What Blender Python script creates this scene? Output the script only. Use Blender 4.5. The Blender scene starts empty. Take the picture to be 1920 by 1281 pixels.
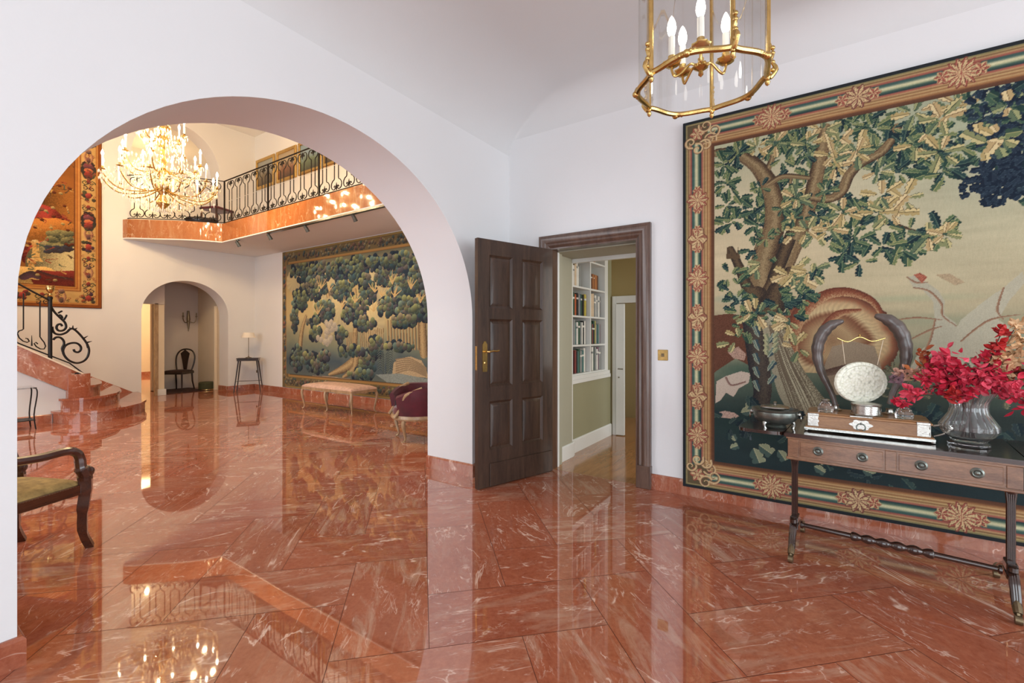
import bpy, math, random
import numpy as np
from math import sin, cos, pi, radians, atan2, hypot
from mathutils import Vector, Matrix
random.seed(7)
S = bpy.context.scene
COL = S.collection
# ------------------------------------------------------------------ camera
cam_d = bpy.data.cameras.new('camera'); cam = bpy.data.objects.new('camera', cam_d); COL.objects.link(cam)
cam_d.sensor_width = 36.0; cam_d.lens = 850.0/1920.0*36.0
cam_d.shift_x = 0.0; cam_d.shift_y = -13.5/1920.0
cam_d.clip_start = 0.05; cam_d.clip_end = 100
cam.location = (0, 0, 1.30)
YAW = atan2(0.5555, 0.8315)
cam.rotation_euler = (radians(90), 0, YAW - pi/2)
S.camera = cam
# ------------------------------------------------------------------ view
S.view_settings.view_transform = 'Standard'
S.view_settings.look = 'None'
S.view_settings.gamma = 1
S.view_settings.use_curve_mapping = False
S.view_settings.exposure = 0.0
# ------------------------------------------------------------------ world (bright overcast daylight outside the windows)
W = bpy.data.worlds.new('sky'); S.world = W; W.use_nodes = True
bg = W.node_tree.nodes['Background']
bg.inputs[0].default_value = (0.86, 0.93, 1.0, 1); bg.inputs[1].default_value = 1.6

def light_area(name, loc, target, sx, sy, energy, color):
    d = bpy.data.lights.new(name, 'AREA'); d.shape = 'RECTANGLE'; d.size = sx; d.size_y = sy
    d.energy = energy; d.color = color
    o = bpy.data.objects.new(name, d); COL.objects.link(o); o.location = loc
    o.rotation_euler = (Vector(target)-Vector(loc)).to_track_quat('-Z', 'Y').to_euler()
    return o
def light_point(name, loc, energy, color, r=0.05):
    d = bpy.data.lights.new(name, 'POINT'); d.energy = energy; d.color = color; d.shadow_soft_size = r
    o = bpy.data.objects.new(name, d); COL.objects.link(o); o.location = loc
    return o
DAY = (0.84, 0.94, 1.0); WARM = (1.0, 0.71, 0.37)
# daylight standing in the window openings (rear wall, left wall of the front room; hall; library)
light_area('daylight_rear', (0.6, -4.85, 1.5), (0.6, 0, 1.5), 5.2, 2.6, 185, DAY)
light_area('daylight_left', (-3.35, -1.2, 1.5), (0, -1.2, 1.5), 4.6, 2.6, 120, DAY)
light_area('daylight_hall', (-2.8, 6.6, 2.3), (3, 6.6, 2.0), 4.5, 3.4, 185, (0.92, 0.95, 1.0))
light_area('daylight_library', (5.0, -1.35, 1.6), (5.0, 2, 1.2), 1.1, 1.8, 46, (1.0, 0.99, 0.93))
light_point('side_room_fill', (4.6, 15.4, 2.5), 170, (1.0, 0.82, 0.52), 0.08)  # unseen warm fill light, added to brighten the room behind the left doorway
for _k in range(6):
    _a = .3+2*pi*_k/6
    light_point('chandelier_bulb_light', (2.70+.47*cos(_a), 8.01+.47*sin(_a), 4.09), 30, WARM, 0.02)
    light_point('chandelier_bulb_light', (2.70+.66*cos(_a), 8.01+.66*sin(_a), 3.80), 15, WARM, 0.02)
for _y in (5.8, 7.05, 8.2):
    _d = bpy.data.lights.new('spotlight_beam', 'SPOT'); _d.energy = 22; _d.color = (1.0, 0.9, 0.76); _d.spot_size = radians(125); _d.spot_blend = 1.0; _d.shadow_soft_size = 0.03
    _o = bpy.data.objects.new('spotlight_beam', _d); COL.objects.link(_o); _o.location = (4.42, _y, 3.0); _o.rotation_euler = (Vector((5.6, _y, 1.5))-Vector((4.42, _y, 3.0))).to_track_quat('-Z', 'Y').to_euler()
light_point('gallery_glow', (4.26, 13.6, 5.0), 45, WARM, 0.03)

# ------------------------------------------------------------------ mesh builder
class MB:
    def __init__(s): s.v = []; s.f = []; s.m = []
    def add(s, vs, fs, mi=0):
        b = len(s.v); s.v += [tuple(map(float, p)) for p in vs]
        s.f += [tuple(i+b for i in f) for f in fs]; s.m += [mi]*len(fs); return s
    def box(s, x0, x1, y0, y1, z0, z1, mi=0, bev=0.0):
        if bev > 0:
            b = min(bev, (x1-x0)/2.01, (y1-y0)/2.01, (z1-z0)/2.01)
            bm_v = []; 
            for (xs, ys, zs) in [(a, c, e) for a in (0, 1) for c in (0, 1) for e in (0, 1)]:
                X = (x0, x1)[xs]; Y = (y0, y1)[ys]; Z = (z0, z1)[zs]
                dx = b if xs == 0 else -b; dy = b if ys == 0 else -b; dz = b if zs == 0 else -b
                bm_v += [(X, Y+dy, Z+dz), (X+dx, Y, Z+dz), (X+dx, Y+dy, Z)]
            def I(a, c, e, k): return ((a*2+c)*2+e)*3+k
            fs = []
            for a in (0, 1):
                q = [I(a,0,0,0), I(a,1,0,0), I(a,1,1,0), I(a,0,1,0)]; fs.append(q if a else q[::-1])
                q = [I(0,a,0,1), I(0,a,1,1), I(1,a,1,1), I(1,a,0,1)]; fs.append(q if a else q[::-1])
                q = [I(0,0,a,2), I(1,0,a,2), I(1,1,a,2), I(0,1,a,2)]; fs.append(q if a else q[::-1])
            for a in (0, 1):
                for c in (0, 1):
                    q = [I(a,c,0,0), I(a,c,1,0), I(a,c,1,1), I(a,c,0,1)]; fs.append(q if (a == c) else q[::-1])
                    q = [I(a,0,c,0), I(a,0,c,2), I(a,1,c,2), I(a,1,c,0)]; fs.append(q if (a != c) else q[::-1])
                    q = [I(0,a,c,1), I(1,a,c,1), I(1,a,c,2), I(0,a,c,2)]; fs.append(q if (a != c) else q[::-1])
                    for e in (0, 1):
                        q = [I(a,c,e,0), I(a,c,e,1), I(a,c,e,2)]; fs.append(q if ((a+c+e) % 2 == 1) else q[::-1])
            return s.add(bm_v, fs, mi)
        vs = [(x, y, z) for x in (x0, x1) for y in (y0, y1) for z in (z0, z1)]
        return s.add(vs, [(0,1,3,2), (4,6,7,5), (0,4,5,1), (2,3,7,6), (0,2,6,4), (1,5,7,3)], mi)
    def tube(s, pts, r, n=8, mi=0, caps=True, flat=1.0):
        P = [Vector(p) for p in pts]; k = len(P)
        R = list(r) if hasattr(r, '__len__') else [r]*k
        up = None; vs = []; 
        for i in range(k):
            t = (P[min(i+1, k-1)]-P[max(i-1, 0)])
            if t.length < 1e-9: t = Vector((0, 0, 1))
            t.normalize()
            if up is None:
                a = Vector((0, 0, 1)) if abs(t.z) < 0.9 else Vector((1, 0, 0))
                up = (a - t*a.dot(t)).normalized()
            else:
                up = up - t*up.dot(t)
                up = up.normalized() if up.length > 1e-6 else t.orthogonal().normalized()
            sd = t.cross(up)
            for j in range(n):
                an = 2*pi*j/n
                vs.append(P[i] + up*(cos(an)*R[i]*flat) + sd*(sin(an)*R[i]))
        fs = [(i*n+j, i*n+(j+1) % n, (i+1)*n+(j+1) % n, (i+1)*n+j) for i in range(k-1) for j in range(n)]
        if caps: fs += [tuple(range(n))[::-1], tuple((k-1)*n+j for j in range(n))]
        return s.add(vs, fs, mi)
    def lathe(s, prof, n=24, c=(0, 0, 0), mi=0, sx=1.0, sy=1.0, flute=None):
        vs = []; k = len(prof)
        for (r, z) in prof:
            for j in range(n):
                a = 2*pi*j/n; rr = r*(flute(a, z) if flute else 1.0)
                vs.append((c[0]+rr*cos(a)*sx, c[1]+rr*sin(a)*sy, c[2]+z))
        fs = [(i*n+j, i*n+(j+1) % n, (i+1)*n+(j+1) % n, (i+1)*n+j) for i in range(k-1) for j in range(n)]
        if prof[0][0] > 1e-5: fs.append(tuple(range(n))[::-1])
        if prof[-1][0] > 1e-5: fs.append(tuple((k-1)*n+j for j in range(n)))
        return s.add(vs, fs, mi)
    def sphere(s, c, r, n=12, m=8, mi=0, sc=(1, 1, 1)):
        prof = [(max(1e-6, sin(pi*i/m))*1.0, -cos(pi*i/m)) for i in range(m+1)]
        vs = []
        for (q, z) in prof:
            for j in range(n):
                a = 2*pi*j/n; vs.append((c[0]+q*cos(a)*r*sc[0], c[1]+q*sin(a)*r*sc[1], c[2]+z*r*sc[2]))
        fs = [(i*n+j, i*n+(j+1) % n, (i+1)*n+(j+1) % n, (i+1)*n+j) for i in range(m) for j in range(n)]
        return s.add(vs, fs, mi)
    def prism(s, poly, z0, z1, mi=0):            # polygon in xy, counter-clockwise
        n = len(poly)
        vs = [(x, y, z0) for x, y in poly]+[(x, y, z1) for x, y in poly]
        fs = [tuple(range(n))[::-1], tuple(range(n, 2*n))]+[(i, (i+1) % n, n+(i+1) % n, n+i) for i in range(n)]
        return s.add(vs, fs, mi)
    def prism_y(s, poly, y0, y1, mi=0):          # polygon in xz, extruded along y
        n = len(poly)
        vs = [(x, y0, z) for x, z in poly]+[(x, y1, z) for x, z in poly]
        fs = [tuple(range(n)), tuple(range(n, 2*n))[::-1]]+[(i, n+i, n+(i+1) % n, (i+1) % n) for i in range(n)]
        return s.add(vs, fs, mi)
    def prism_x(s, poly, x0, x1, mi=0):
        n = len(poly)
        vs = [(x0, y, z) for y, z in poly]+[(x1, y, z) for y, z in poly]
        fs = [tuple(range(n))[::-1], tuple(range(n, 2*n))]+[(i, (i+1) % n, n+(i+1) % n, n+i) for i in range(n)]
        return s.add(vs, fs, mi)
    def xf(s, M):
        s.v = [tuple(M @ Vector(p)) for p in s.v]; return s
    def build(s, name, mats, parent=None, sharp=35, fix=True):
        me = bpy.data.meshes.new(name); me.from_pydata(s.v, [], s.f)
        for m in (mats if isinstance(mats, (list, tuple)) else [mats]): me.materials.append(m)
        if len(set(s.m)) > 1: me.polygons.foreach_set('material_index', s.m)
        if fix:
            import bmesh
            bm = bmesh.new(); bm.from_mesh(me); bmesh.ops.recalc_face_normals(bm, faces=bm.faces); bm.to_mesh(me); bm.free()
        if sharp: 
            me.shade_smooth(); me.set_sharp_from_angle(angle=radians(sharp))
        me.update()
        o = bpy.data.objects.new(name, me); COL.objects.link(o)
        if parent is not None: o.parent = parent
        return o

def tag(o, label, cat, group=None):
    o['label'] = label; o['category'] = cat
    if group: o['group'] = group
    return o
def struct(o): o['kind'] = 'structure'; return o
def thing(name, label, cat, loc=(0, 0, 0), rz=0, group=None):
    o = bpy.data.objects.new(name, None); COL.objects.link(o); o.empty_display_size = 0.1
    o.location = loc; o.rotation_euler = (0, 0, rz)
    return tag(o, label, cat, group)
def dup(root, loc=None, rz=None, label=None, group=None):
    r = root.copy(); COL.objects.link(r)
    if loc is not None: r.location = loc
    if rz is not None: r.rotation_euler = (0, 0, rz)
    if label: r['label'] = label
    if group: r['group'] = group
    for ch in list(root.children):
        c = ch.copy(); COL.objects.link(c); c.parent = r
        for g in list(ch.children):
            d = g.copy(); COL.objects.link(d); d.parent = c
    return r
# photo measurement -> point on a wall plane (used once, to lay out the woven designs and small things)
def onX(px, py, X):
    q = (px-960)/850; Y = X*(.5555-.8315*q)/(.8315+.5555*q); D = .8315*X+.5555*Y
    return Y, 1.3+(627-py)*D/850
def onY(px, py, Y):
    q = (px-960)/850; X = Y*(.8315+.5555*q)/(.5555-.8315*q); D = .8315*X+.5555*Y
    return X, 1.3+(627-py)*D/850
def onZ(px, py, z):
    D = 850*(1.3-z)/(py-627); l = (px-960)/850*D
    return .5555*l+.8315*D, -.8315*l+.5555*D

# ------------------------------------------------------------------ materials
def lin(c): return tuple((x/12.92 if x <= .04045 else ((x+.055)/1.055)**2.4) for x in c)
def rgb(r, g, b): return lin((r/255, g/255, b/255))+(1,)
def new_mat(name):
    m = bpy.data.materials.new(name); m.use_nodes = True
    return m, m.node_tree, m.node_tree.nodes['Principled BSDF']
def nd(t, typ, **kw):
    n = t.nodes.new(typ)
    for k, v in kw.items(): setattr(n, k, v)
    return n
def ramp(t, stops, fac):
    n = t.nodes.new('ShaderNodeValToRGB'); e = n.color_ramp.elements
    while len(e) < len(stops): e.new(0.5)
    for i, (p, c) in enumerate(stops):
        e[i].position = p; e[i].color = c if len(c) == 4 else tuple(c)+(1,)
    t.links.new(fac, n.inputs[0]); return n
def noise(t, vec, scale, detail=4, rough=0.5, dist=0.0):
    n = t.nodes.new('ShaderNodeTexNoise'); n.inputs['Scale'].default_value = scale
    n.inputs['Detail'].default_value = detail; n.inputs['Roughness'].default_value = rough; n.inputs['Distortion'].default_value = dist
    if vec is not None: t.links.new(vec, n.inputs['Vector'])
    return n
def mapping(t, vec, scale=(1, 1, 1), loc=(0, 0, 0), rot=(0, 0, 0)):
    n = t.nodes.new('ShaderNodeMapping'); n.inputs['Scale'].default_value = scale; n.inputs['Location'].default_value = loc; n.inputs['Rotation'].default_value = rot
    t.links.new(vec, n.inputs['Vector']); return n.outputs[0]
def objco(t): return nd(t, 'ShaderNodeTexCoord').outputs['Object']
def bump(t, b, h, strength=0.3, dist=0.01):
    n = t.nodes.new('ShaderNodeBump'); n.inputs['Strength'].default_value = strength; n.inputs['Distance'].default_value = dist
    t.links.new(h, n.inputs['Height']); t.links.new(n.outputs[0], b.inputs['Normal'])
def mixc(t, f, a, b, typ='MIX'):
    n = t.nodes.new('ShaderNodeMix'); n.data_type = 'RGBA'; n.blend_type = typ
    for s, v in ((n.inputs[0], f), (n.inputs[6], a), (n.inputs[7], b)):
        if hasattr(v, 'is_linked') or isinstance(v, bpy.types.NodeSocket): t.links.new(v, s)
        else: s.default_value = v
    return n.outputs[2]
def mth(t, op, a, b=0.0, c=0.0):
    n = t.nodes.new('ShaderNodeMath'); n.operation = op
    for s, v in zip(n.inputs, (a, b, c)):
        if isinstance(v, bpy.types.NodeSocket): t.links.new(v, s)
        else: s.default_value = v
    return n.outputs[0]
def simple(name, col, rough=0.5, metal=0.0, var=0.12, scale=8, bmp=0.0, bs=60, stretch=None, spec=0.5, coat=0.0, sheen=0.0):
    m, t, b = new_mat(name); v = objco(t)
    if stretch: v = mapping(t, v, stretch)
    n = noise(t, v, scale, 5, 0.6)
    c2 = tuple(x*(1-var) for x in col[:3])+(1,); c1 = tuple(min(1, x*(1+var)) for x in col[:3])+(1,)
    r = ramp(t, [(0.3, c2), (0.7, c1)], n.outputs[0]); t.links.new(r.outputs[0], b.inputs['Base Color'])
    b.inputs['Roughness'].default_value = rough; b.inputs['Metallic'].default_value = metal
    b.inputs['Specular IOR Level'].default_value = spec; b.inputs['Coat Weight'].default_value = coat; b.inputs['Coat Roughness'].default_value = 0.1
    if sheen: b.inputs['Sheen Weight'].default_value = sheen; b.inputs['Sheen Roughness'].default_value = 0.4
    if bmp:
        n2 = noise(t, v, bs, 4, 0.6); bump(t, b, n2.outputs[0], bmp, 0.004)
    return m
def emis(name, col, strength):
    m, t, b = new_mat(name); b.inputs['Base Color'].default_value = col
    n = noise(t, objco(t), 3, 1); r = ramp(t, [(0, col), (1, tuple(min(1, x*1.05) for x in col[:3])+(1,))], n.outputs[0])
    t.links.new(r.outputs[0], b.inputs['Emission Color']); b.inputs['Emission Strength'].default_value = strength
    return m
def plaster(name, col):
    m, t, b = new_mat(name); v = objco(t)
    n = noise(t, v, 1.3, 3); r = ramp(t, [(0.3, tuple(x*.975 for x in col[:3])+(1,)), (0.7, col)], n.outputs[0])
    t.links.new(r.outputs[0], b.inputs['Base Color']); b.inputs['Roughness'].default_value = 0.85; b.inputs['Specular IOR Level'].default_value = 0.25
    n2 = noise(t, v, 45, 6, 0.65); bump(t, b, n2.outputs[0], 0.15, 0.004); return m

def marble(name, tile=False, base=1.0, rough=0.03, ior=1.75, hue=0.0):
    m, t, b = new_mat(name)
    if tile:
        at = nd(t, 'ShaderNodeAttribute', attribute_name='tuv'); v = at.outputs['Vector']
        ar = nd(t, 'ShaderNodeAttribute', attribute_name='trand'); rnd = ar.outputs['Vector']
        sp = nd(t, 'ShaderNodeSeparateXYZ'); t.links.new(rnd, sp.inputs[0]); r1, r2 = sp.outputs[0], sp.outputs[1]
    else:
        v = objco(t); n0 = noise(t, v, 0.7, 1); r1 = n0.outputs[0]; n9 = noise(t, v, 0.9, 1); r2 = n9.outputs[0]
    big = noise(t, mapping(t, v, (1.0, 2.2, 1)), 2.2, 9, 0.62, 0.6)
    c = ramp(t, [(0.30, rgb(136, 68, 48)), (0.45, rgb(162, 92, 68)), (0.56, rgb(184, 112, 86)), (0.70, rgb(170, 122, 102))], big.outputs[0]).outputs[0]
    # per slab tint
    tint = ramp(t, [(0.0, rgb(156, 82, 58)), (0.3, rgb(182, 108, 80)), (0.5, rgb(158, 90, 68)), (0.7, rgb(170, 122, 102)), (0.85, rgb(186, 118, 92)), (1.0, rgb(150, 76, 54))], r1).outputs[0]
    c = mixc(t, 0.58, c, tint)
    # fine mottling
    fine = noise(t, v, 38, 6, 0.7); c = mixc(t, 0.35, c, ramp(t, [(0.3, rgb(130, 64, 44)), (0.72, rgb(204, 142, 116))], fine.outputs[0]).outputs[0])
    # pale cloudy grey bands
    band = noise(t, mapping(t, v, (1.2, 5.5, 1), (3, 7, 0)), 1.7, 7, 0.68, 0.8)
    bm_ = ramp(t, [(0.50, (0, 0, 0)), (0.66, (1, 1, 1))], band.outputs[0]).outputs[0]
    c = mixc(t, mth(t, 'MULTIPLY', bm_, mth(t, 'MULTIPLY', r2, 1.0)), c, rgb(198, 166, 150))
    # veins
    def vein(scale, w, seedloc, str_, sx=(1, 2.6, 1)):
        n = noise(t, mapping(t, v, sx, seedloc), scale, 5, 0.55, 0.9)
        d = mth(t, 'ABSOLUTE', mth(t, 'SUBTRACT', n.outputs[0], 0.5))
        e = ramp(t, [(0.0, (1, 1, 1)), (w, (0, 0, 0))], d).outputs[0]
        k = noise(t, mapping(t, v, (1.6, 3.0, 1), tuple(x+11 for x in seedloc)), 2.6, 4, 0.6)
        km = ramp(t, [(0.51, (0, 0, 0)), (0.58, (1, 1, 1))], k.outputs[0]).outputs[0]
        return mth(t, 'MULTIPLY', mth(t, 'MULTIPLY', e, km), str_)
    v1 = vein(0.8, 0.0085, (1, 2, 3), 1.0, (1, 2.2, 1)); v2 = vein(1.7, 0.011, (7, 4, 1), 0.8, (1, 3.0, 1)); v3 = vein(4.5, 0.016, (2, 9, 5), 0.4, (1, 3.6, 1))
    vv = mth(t, 'MAXIMUM', mth(t, 'MAXIMUM', v1, v2), v3)
    c = mixc(t, vv, c, rgb(236, 214, 206))
    # chips of white calcite
    fl = noise(t, mapping(t, v, (1, 2.0, 1), (5, 5, 5)), 22, 4, 0.6)
    c = mixc(t, ramp(t, [(0.70, (0, 0, 0)), (0.74, (0.8, 0.8, 0.8))], fl.outputs[0]).outputs[0], c, rgb(232, 216, 212))
    if hue: c = mixc(t, 1.0, mixc(t, 0.3, c, rgb(226, 140, 78)), (.80, .80, .58, 1), 'MULTIPLY')
    if base != 1.0: c = mixc(t, 1.0, c, (base*1.08, base*.95, base*.84, 1), 'MULTIPLY')
    t.links.new(c, b.inputs['Base Color'])
    b.inputs['Roughness'].default_value = rough; b.inputs['IOR'].default_value = ior
    if tile:
        wv = noise(t, objco(t), 1.1, 2, 0.4); bump(t, b, wv.outputs[0], 0.06, 0.01)
    return m
def wood(name, dark, light, rough=0.35, stretch=(1, 12, 12), scale=2.2, coat=0.3, spec=0.5):
    m, t, b = new_mat(name); v = objco(t); v2 = mapping(t, v, stretch)
    n = noise(t, v2, scale, 8, 0.62, 0.7); n2 = noise(t, mapping(t, v, tuple(3*x for x in stretch)), scale*4, 3, 0.6)
    c = ramp(t, [(0.28, dark), (0.5, tuple((a+c_)/2 for a, c_ in zip(dark, light))), (0.72, light)], n.outputs[0]).outputs[0]
    c = mixc(t, 0.25, c, ramp(t, [(0.35, dark), (0.65, light)], n2.outputs[0]).outputs[0])
    t.links.new(c, b.inputs['Base Color']); b.inputs['Roughness'].default_value = rough
    b.inputs['Coat Weight'].default_value = coat; b.inputs['Coat Roughness'].default_value = 0.12; b.inputs['Specular IOR Level'].default_value = spec
    bump(t, b, n.outputs[0], 0.15, 0.003); return m
def thin_glass(name, tint=(0.97, 0.98, 0.98, 1), refl=0.10):
    m, t, b = new_mat(name); t.nodes.remove(b); out = t.nodes['Material Output']
    tr = nd(t, 'ShaderNodeBsdfTransparent'); tr.inputs[0].default_value = tint
    gl = nd(t, 'ShaderNodeBsdfGlossy'); gl.inputs['Roughness'].default_value = 0.02
    lw = nd(t, 'ShaderNodeFresnel'); lw.inputs[0].default_value = 1.5
    n = noise(t, objco(t), 2, 1); f = mth(t, 'ADD', mth(t, 'MULTIPLY', lw.outputs[0], 0.45), mth(t, 'MULTIPLY', n.outputs[0], refl*0.1))
    mx = nd(t, 'ShaderNodeMixShader'); t.links.new(f, mx.inputs[0]); t.links.new(tr.outputs[0], mx.inputs[1]); t.links.new(gl.outputs[0], mx.inputs[2])
    t.links.new(mx.outputs[0], out.inputs[0]); return m
def cut_glass(name, tint=(1, 1, 1, 1), body=0.25, rough=0.03):
    m, t, b = new_mat(name); b.inputs['Base Color'].default_value = tint
    b.inputs['Transmission Weight'].default_value = 1-body; b.inputs['Roughness'].default_value = rough; b.inputs['IOR'].default_value = 1.5
    n = noise(t, objco(t), 30, 2); bump(t, b, n.outputs[0], 0.1, 0.002); return m
def woven(name):
    m, t, b = new_mat(name)
    a = nd(t, 'ShaderNodeAttribute', attribute_name='design')
    v = objco(t); n = noise(t, mapping(t, v, (1, 1, 1)), 220, 2, 0.7)
    c = mixc(t, 0.22, a.outputs['Color'], ramp(t, [(0.3, (0.55, 0.55, 0.55, 1)), (0.7, (1, 1, 1, 1))], n.outputs[0]).outputs[0], 'MULTIPLY')
    t.links.new(c, b.inputs['Base Color']); b.inputs['Roughness'].default_value = 0.92; b.inputs['Specular IOR Level'].default_value = 0.12
    b.inputs['Sheen Weight'].default_value = 0.1
    bump(t, b, n.outputs[0], 0.3, 0.002); return m

M = {}
M['white_wall'] = plaster('white_stucco', (0.80, 0.80, 0.81, 1))
M['hall_wall'] = plaster('cream_stucco', (0.80, 0.775, 0.735, 1))
M['vest_wall'] = plaster('beige_stucco', (0.60, 0.53, 0.48, 1))
M['ceil'] = plaster('ceiling_white', (0.74, 0.74, 0.745, 1))
M['lib_wall'] = simple('sage_paint', rgb(150, 146, 116), 0.7, var=0.03, scale=2)
M['lib_wall2'] = simple('olive_paint', rgb(160, 140, 92), 0.7, var=0.03, scale=2)
M['reveal'] = simple('pale_sage_paint', rgb(164, 160, 140), 0.6, var=0.02, scale=2)
M['white_paint'] = simple('white_gloss_paint', rgb(226, 226, 222), 0.35, var=0.03, scale=3)
M['cream_paint'] = simple('cream_paint', rgb(222, 205, 178), 0.5, var=0.03, scale=3)
M['floor'] = marble('red_marble_slabs', True, 0.92, 0.025, 2.1)
M['marble'] = marble('red_marble', False, 0.86, 0.06, 1.6)
M['marble_gold'] = marble('amber_marble', False, 1.0, 0.05, 1.7, 1.0)
M['grout'] = simple('grout', rgb(96, 44, 32), 0.6, var=0.1)
M['door_wood'] = wood('dark_oak', rgb(36, 23, 18), rgb(82, 60, 47), 0.42, (14, 14, 1.1), 1.6, 0.15, 0.4)
M['frame_wood'] = wood('oak_frame', rgb(62, 40, 32), rgb(112, 86, 72), 0.34, (10, 10, 1.0), 1.6, 0.4)
M['mahogany'] = wood('mahogany', rgb(40, 20, 14), rgb(92, 48, 30), 0.22, (14, 1.2, 14), 1.5, 0.6)
M['table_wood'] = wood('figured_walnut', rgb(84, 56, 44), rgb(164, 122, 92), 0.2, (2, 9, 9), 2.0, 0.6)
M['table_dark'] = wood('dark_walnut', rgb(26, 16, 14), rgb(64, 40, 32), 0.15, (1.5, 10, 10), 2.0, 0.8)
M['box_wood'] = wood('amber_oak', rgb(120, 78, 46), rgb(182, 132, 84), 0.3, (2, 9, 9), 3.0, 0.4)
M['black_wood'] = wood('black_lacquer_wood', rgb(22, 14, 12), rgb(50, 34, 28), 0.3, (8, 8, 2), 2.0, 0.4)
M['gilt_wood'] = wood('gilded_beech', rgb(128, 96, 66), rgb(196, 166, 128), 0.4, (6, 6, 2), 2.5, 0.2)
M['iron'] = simple('wrought_iron', rgb(34, 29, 27), 0.45, 0.6, 0.2, 20, 0.15, 80)
M['brass'] = simple('gilt_brass', rgb(206, 172, 108), 0.22, 1.0, 0.18, 25, 0.15, 120)
M['old_brass'] = simple('aged_brass', rgb(120, 104, 80), 0.4, 0.8, 0.25, 40, 0.2, 150)
M['silver'] = simple('silver', rgb(186, 184, 178), 0.24, 1.0, 0.14, 30, 0.15, 120)
M['dark_silver'] = simple('tarnished_silver', rgb(112, 116, 110), 0.28, 0.75, 0.3, 18, 0.2, 90)
M['candle'] = simple('candle_sleeve', rgb(245, 240, 228), 0.4, var=0.02)
M['bulb_white'] = emis('lit_bulb', (1.0, 0.93, 0.82, 1), 9)
M['bulb_warm'] = emis('lit_warm_bulb', (1.0, 0.84, 0.58, 1), 40)
M['pane'] = thin_glass('clear_pane')
M['crystal'] = cut_glass('cut_crystal', (1, 1, 1, 1), 0.03, 0.0)
M['drops'] = cut_glass('crystal_drops', (1.0, 0.93, 0.78, 1), 0.45, 0.08)
M['velvet'] = simple('burgundy_velvet', rgb(84, 8, 30), 0.6, var=0.35, scale=6, bmp=0.2, sheen=0.6)
M['needlepoint'] = simple('olive_needlepoint', rgb(172, 146, 92), 0.85, var=0.35, scale=22, bmp=0.4, bs=160)
M['pink_fabric'] = simple('rose_damask', rgb(204, 166, 144), 0.8, var=0.2, scale=18, bmp=0.3, bs=120)
M['woven'] = woven('woven_wool')
M['dark_fabric'] = simple('dark_leather', rgb(48, 26, 22), 0.5, var=0.2)
M['shade'] = simple('cream_lamp_shade', rgb(238, 226, 206), 0.8, var=0.03)
M['rug'] = simple('dark_rug', rgb(58, 30, 26), 0.9, var=0.4, scale=20, bmp=0.4, bs=120)
M['parquet'] = wood('oak_parquet', rgb(140, 86, 46), rgb(190, 132, 82), 0.12, (1.4, 9, 9), 2.0, 0.6)
M['green_fabric'] = simple('green_velvet', rgb(60, 62, 36), 0.8, var=0.2)
# ------------------------------------------------------------------ architecture
XB = 3.84; YA = 2.60; YA2 = 3.16; X2 = 5.58; YH = 11.10; HH = 6.0
def wall(name, o, d, n, L, H, th, ops, m, z0=0.0, reveal=None):
    """wall in the plane through o, running along d (length L), thickness th along n; ops: dict(u0,u1,z0,z1[,b]) b = elliptic arch rise above z1"""
    cuts = {0.0, float(L)}
    for q in ops:
        cuts |= {q['u0'], q['u1']}
        if q.get('b'):
            c = (q['u0']+q['u1'])/2; a = (q['u1']-q['u0'])/2
            for i in range(49): cuts.add(c-a*cos(pi*i/48))
    cs = sorted(cuts); cc = [cs[0]]
    for x in cs[1:]:
        if x-cc[-1] > 1e-5: cc.append(x)
    def top(q, u):
        if not q.get('b'): return q['z1']
        c = (q['u0']+q['u1'])/2; a = (q['u1']-q['u0'])/2
        return q['z1']+q['b']*math.sqrt(max(0, 1-((u-c)/a)**2))
    B = MB(); fl = (d[1]*n[0]-d[0]*n[1]) > 0
    def P(u, z, k): return (o[0]+d[0]*u+n[0]*k, o[1]+d[1]*u+n[1]*k, z)
    for i in range(len(cc)-1):
        a, b = cc[i], cc[i+1]; mid = (a+b)/2
        act = sorted([q for q in ops if q['u0'] < mid < q['u1']], key=lambda q: q['z0'])
        lo = (z0, z0)
        spans = []
        for q in act:
            spans.append((lo, (q['z0'], q['z0']))); lo = (top(q, a), top(q, b))
            if q['z0'] > z0+1e-4: B.add([P(a, q['z0'], 0), P(b, q['z0'], 0), P(b, q['z0'], th), P(a, q['z0'], th)], [(0, 1, 2, 3)], 1)
            B.add([P(a, lo[0], 0), P(b, lo[1], 0), P(b, lo[1], th), P(a, lo[0], th)], [(3, 2, 1, 0)], 1)
        spans.append((lo, (H, H)))
        for (l, h) in spans:
            if h[0]-l[0] < 1e-4 and h[1]-l[1] < 1e-4: continue
            for k in (0, th):
                B.add([P(a, l[0], k), P(b, l[1], k), P(b, h[1], k), P(a, h[0], k)], [(0, 1, 2, 3)] if (k == 0) != fl else [(3, 2, 1, 0)])
    for q in ops:
        for u in (q['u0'], q['u1']):
            B.add([P(u, q['z0'], 0), P(u, q['z1'], 0), P(u, q['z1'], th), P(u, q['z0'], th)], [(0, 1, 2, 3)], 1)
    for u in (0, L): B.add([P(u, z0, 0), P(u, H, 0), P(u, H, th), P(u, z0, th)], [(0, 1, 2, 3)])
    B.add([P(0, H, 0), P(L, H, 0), P(L, H, th), P(0, H, th)], [(0, 1, 2, 3)])
    import bmesh
    me = bpy.data.meshes.new(name); me.from_pydata(B.v, [], B.f)
    me.materials.append(m); me.materials.append(reveal or m); me.polygons.foreach_set('material_index', B.m)
    bm = bmesh.new(); bm.from_mesh(me); bmesh.ops.remove_doubles(bm, verts=bm.verts, dist=1e-5); bm.to_mesh(me); bm.free()
    me.shade_smooth(); me.set_sharp_from_angle(angle=radians(28))
    for pp in me.polygons:
        if pp.material_index == 0: pp.use_smooth = False
    ob = bpy.data.objects.new(name, me); COL.objects.link(ob); return struct(ob)

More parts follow.
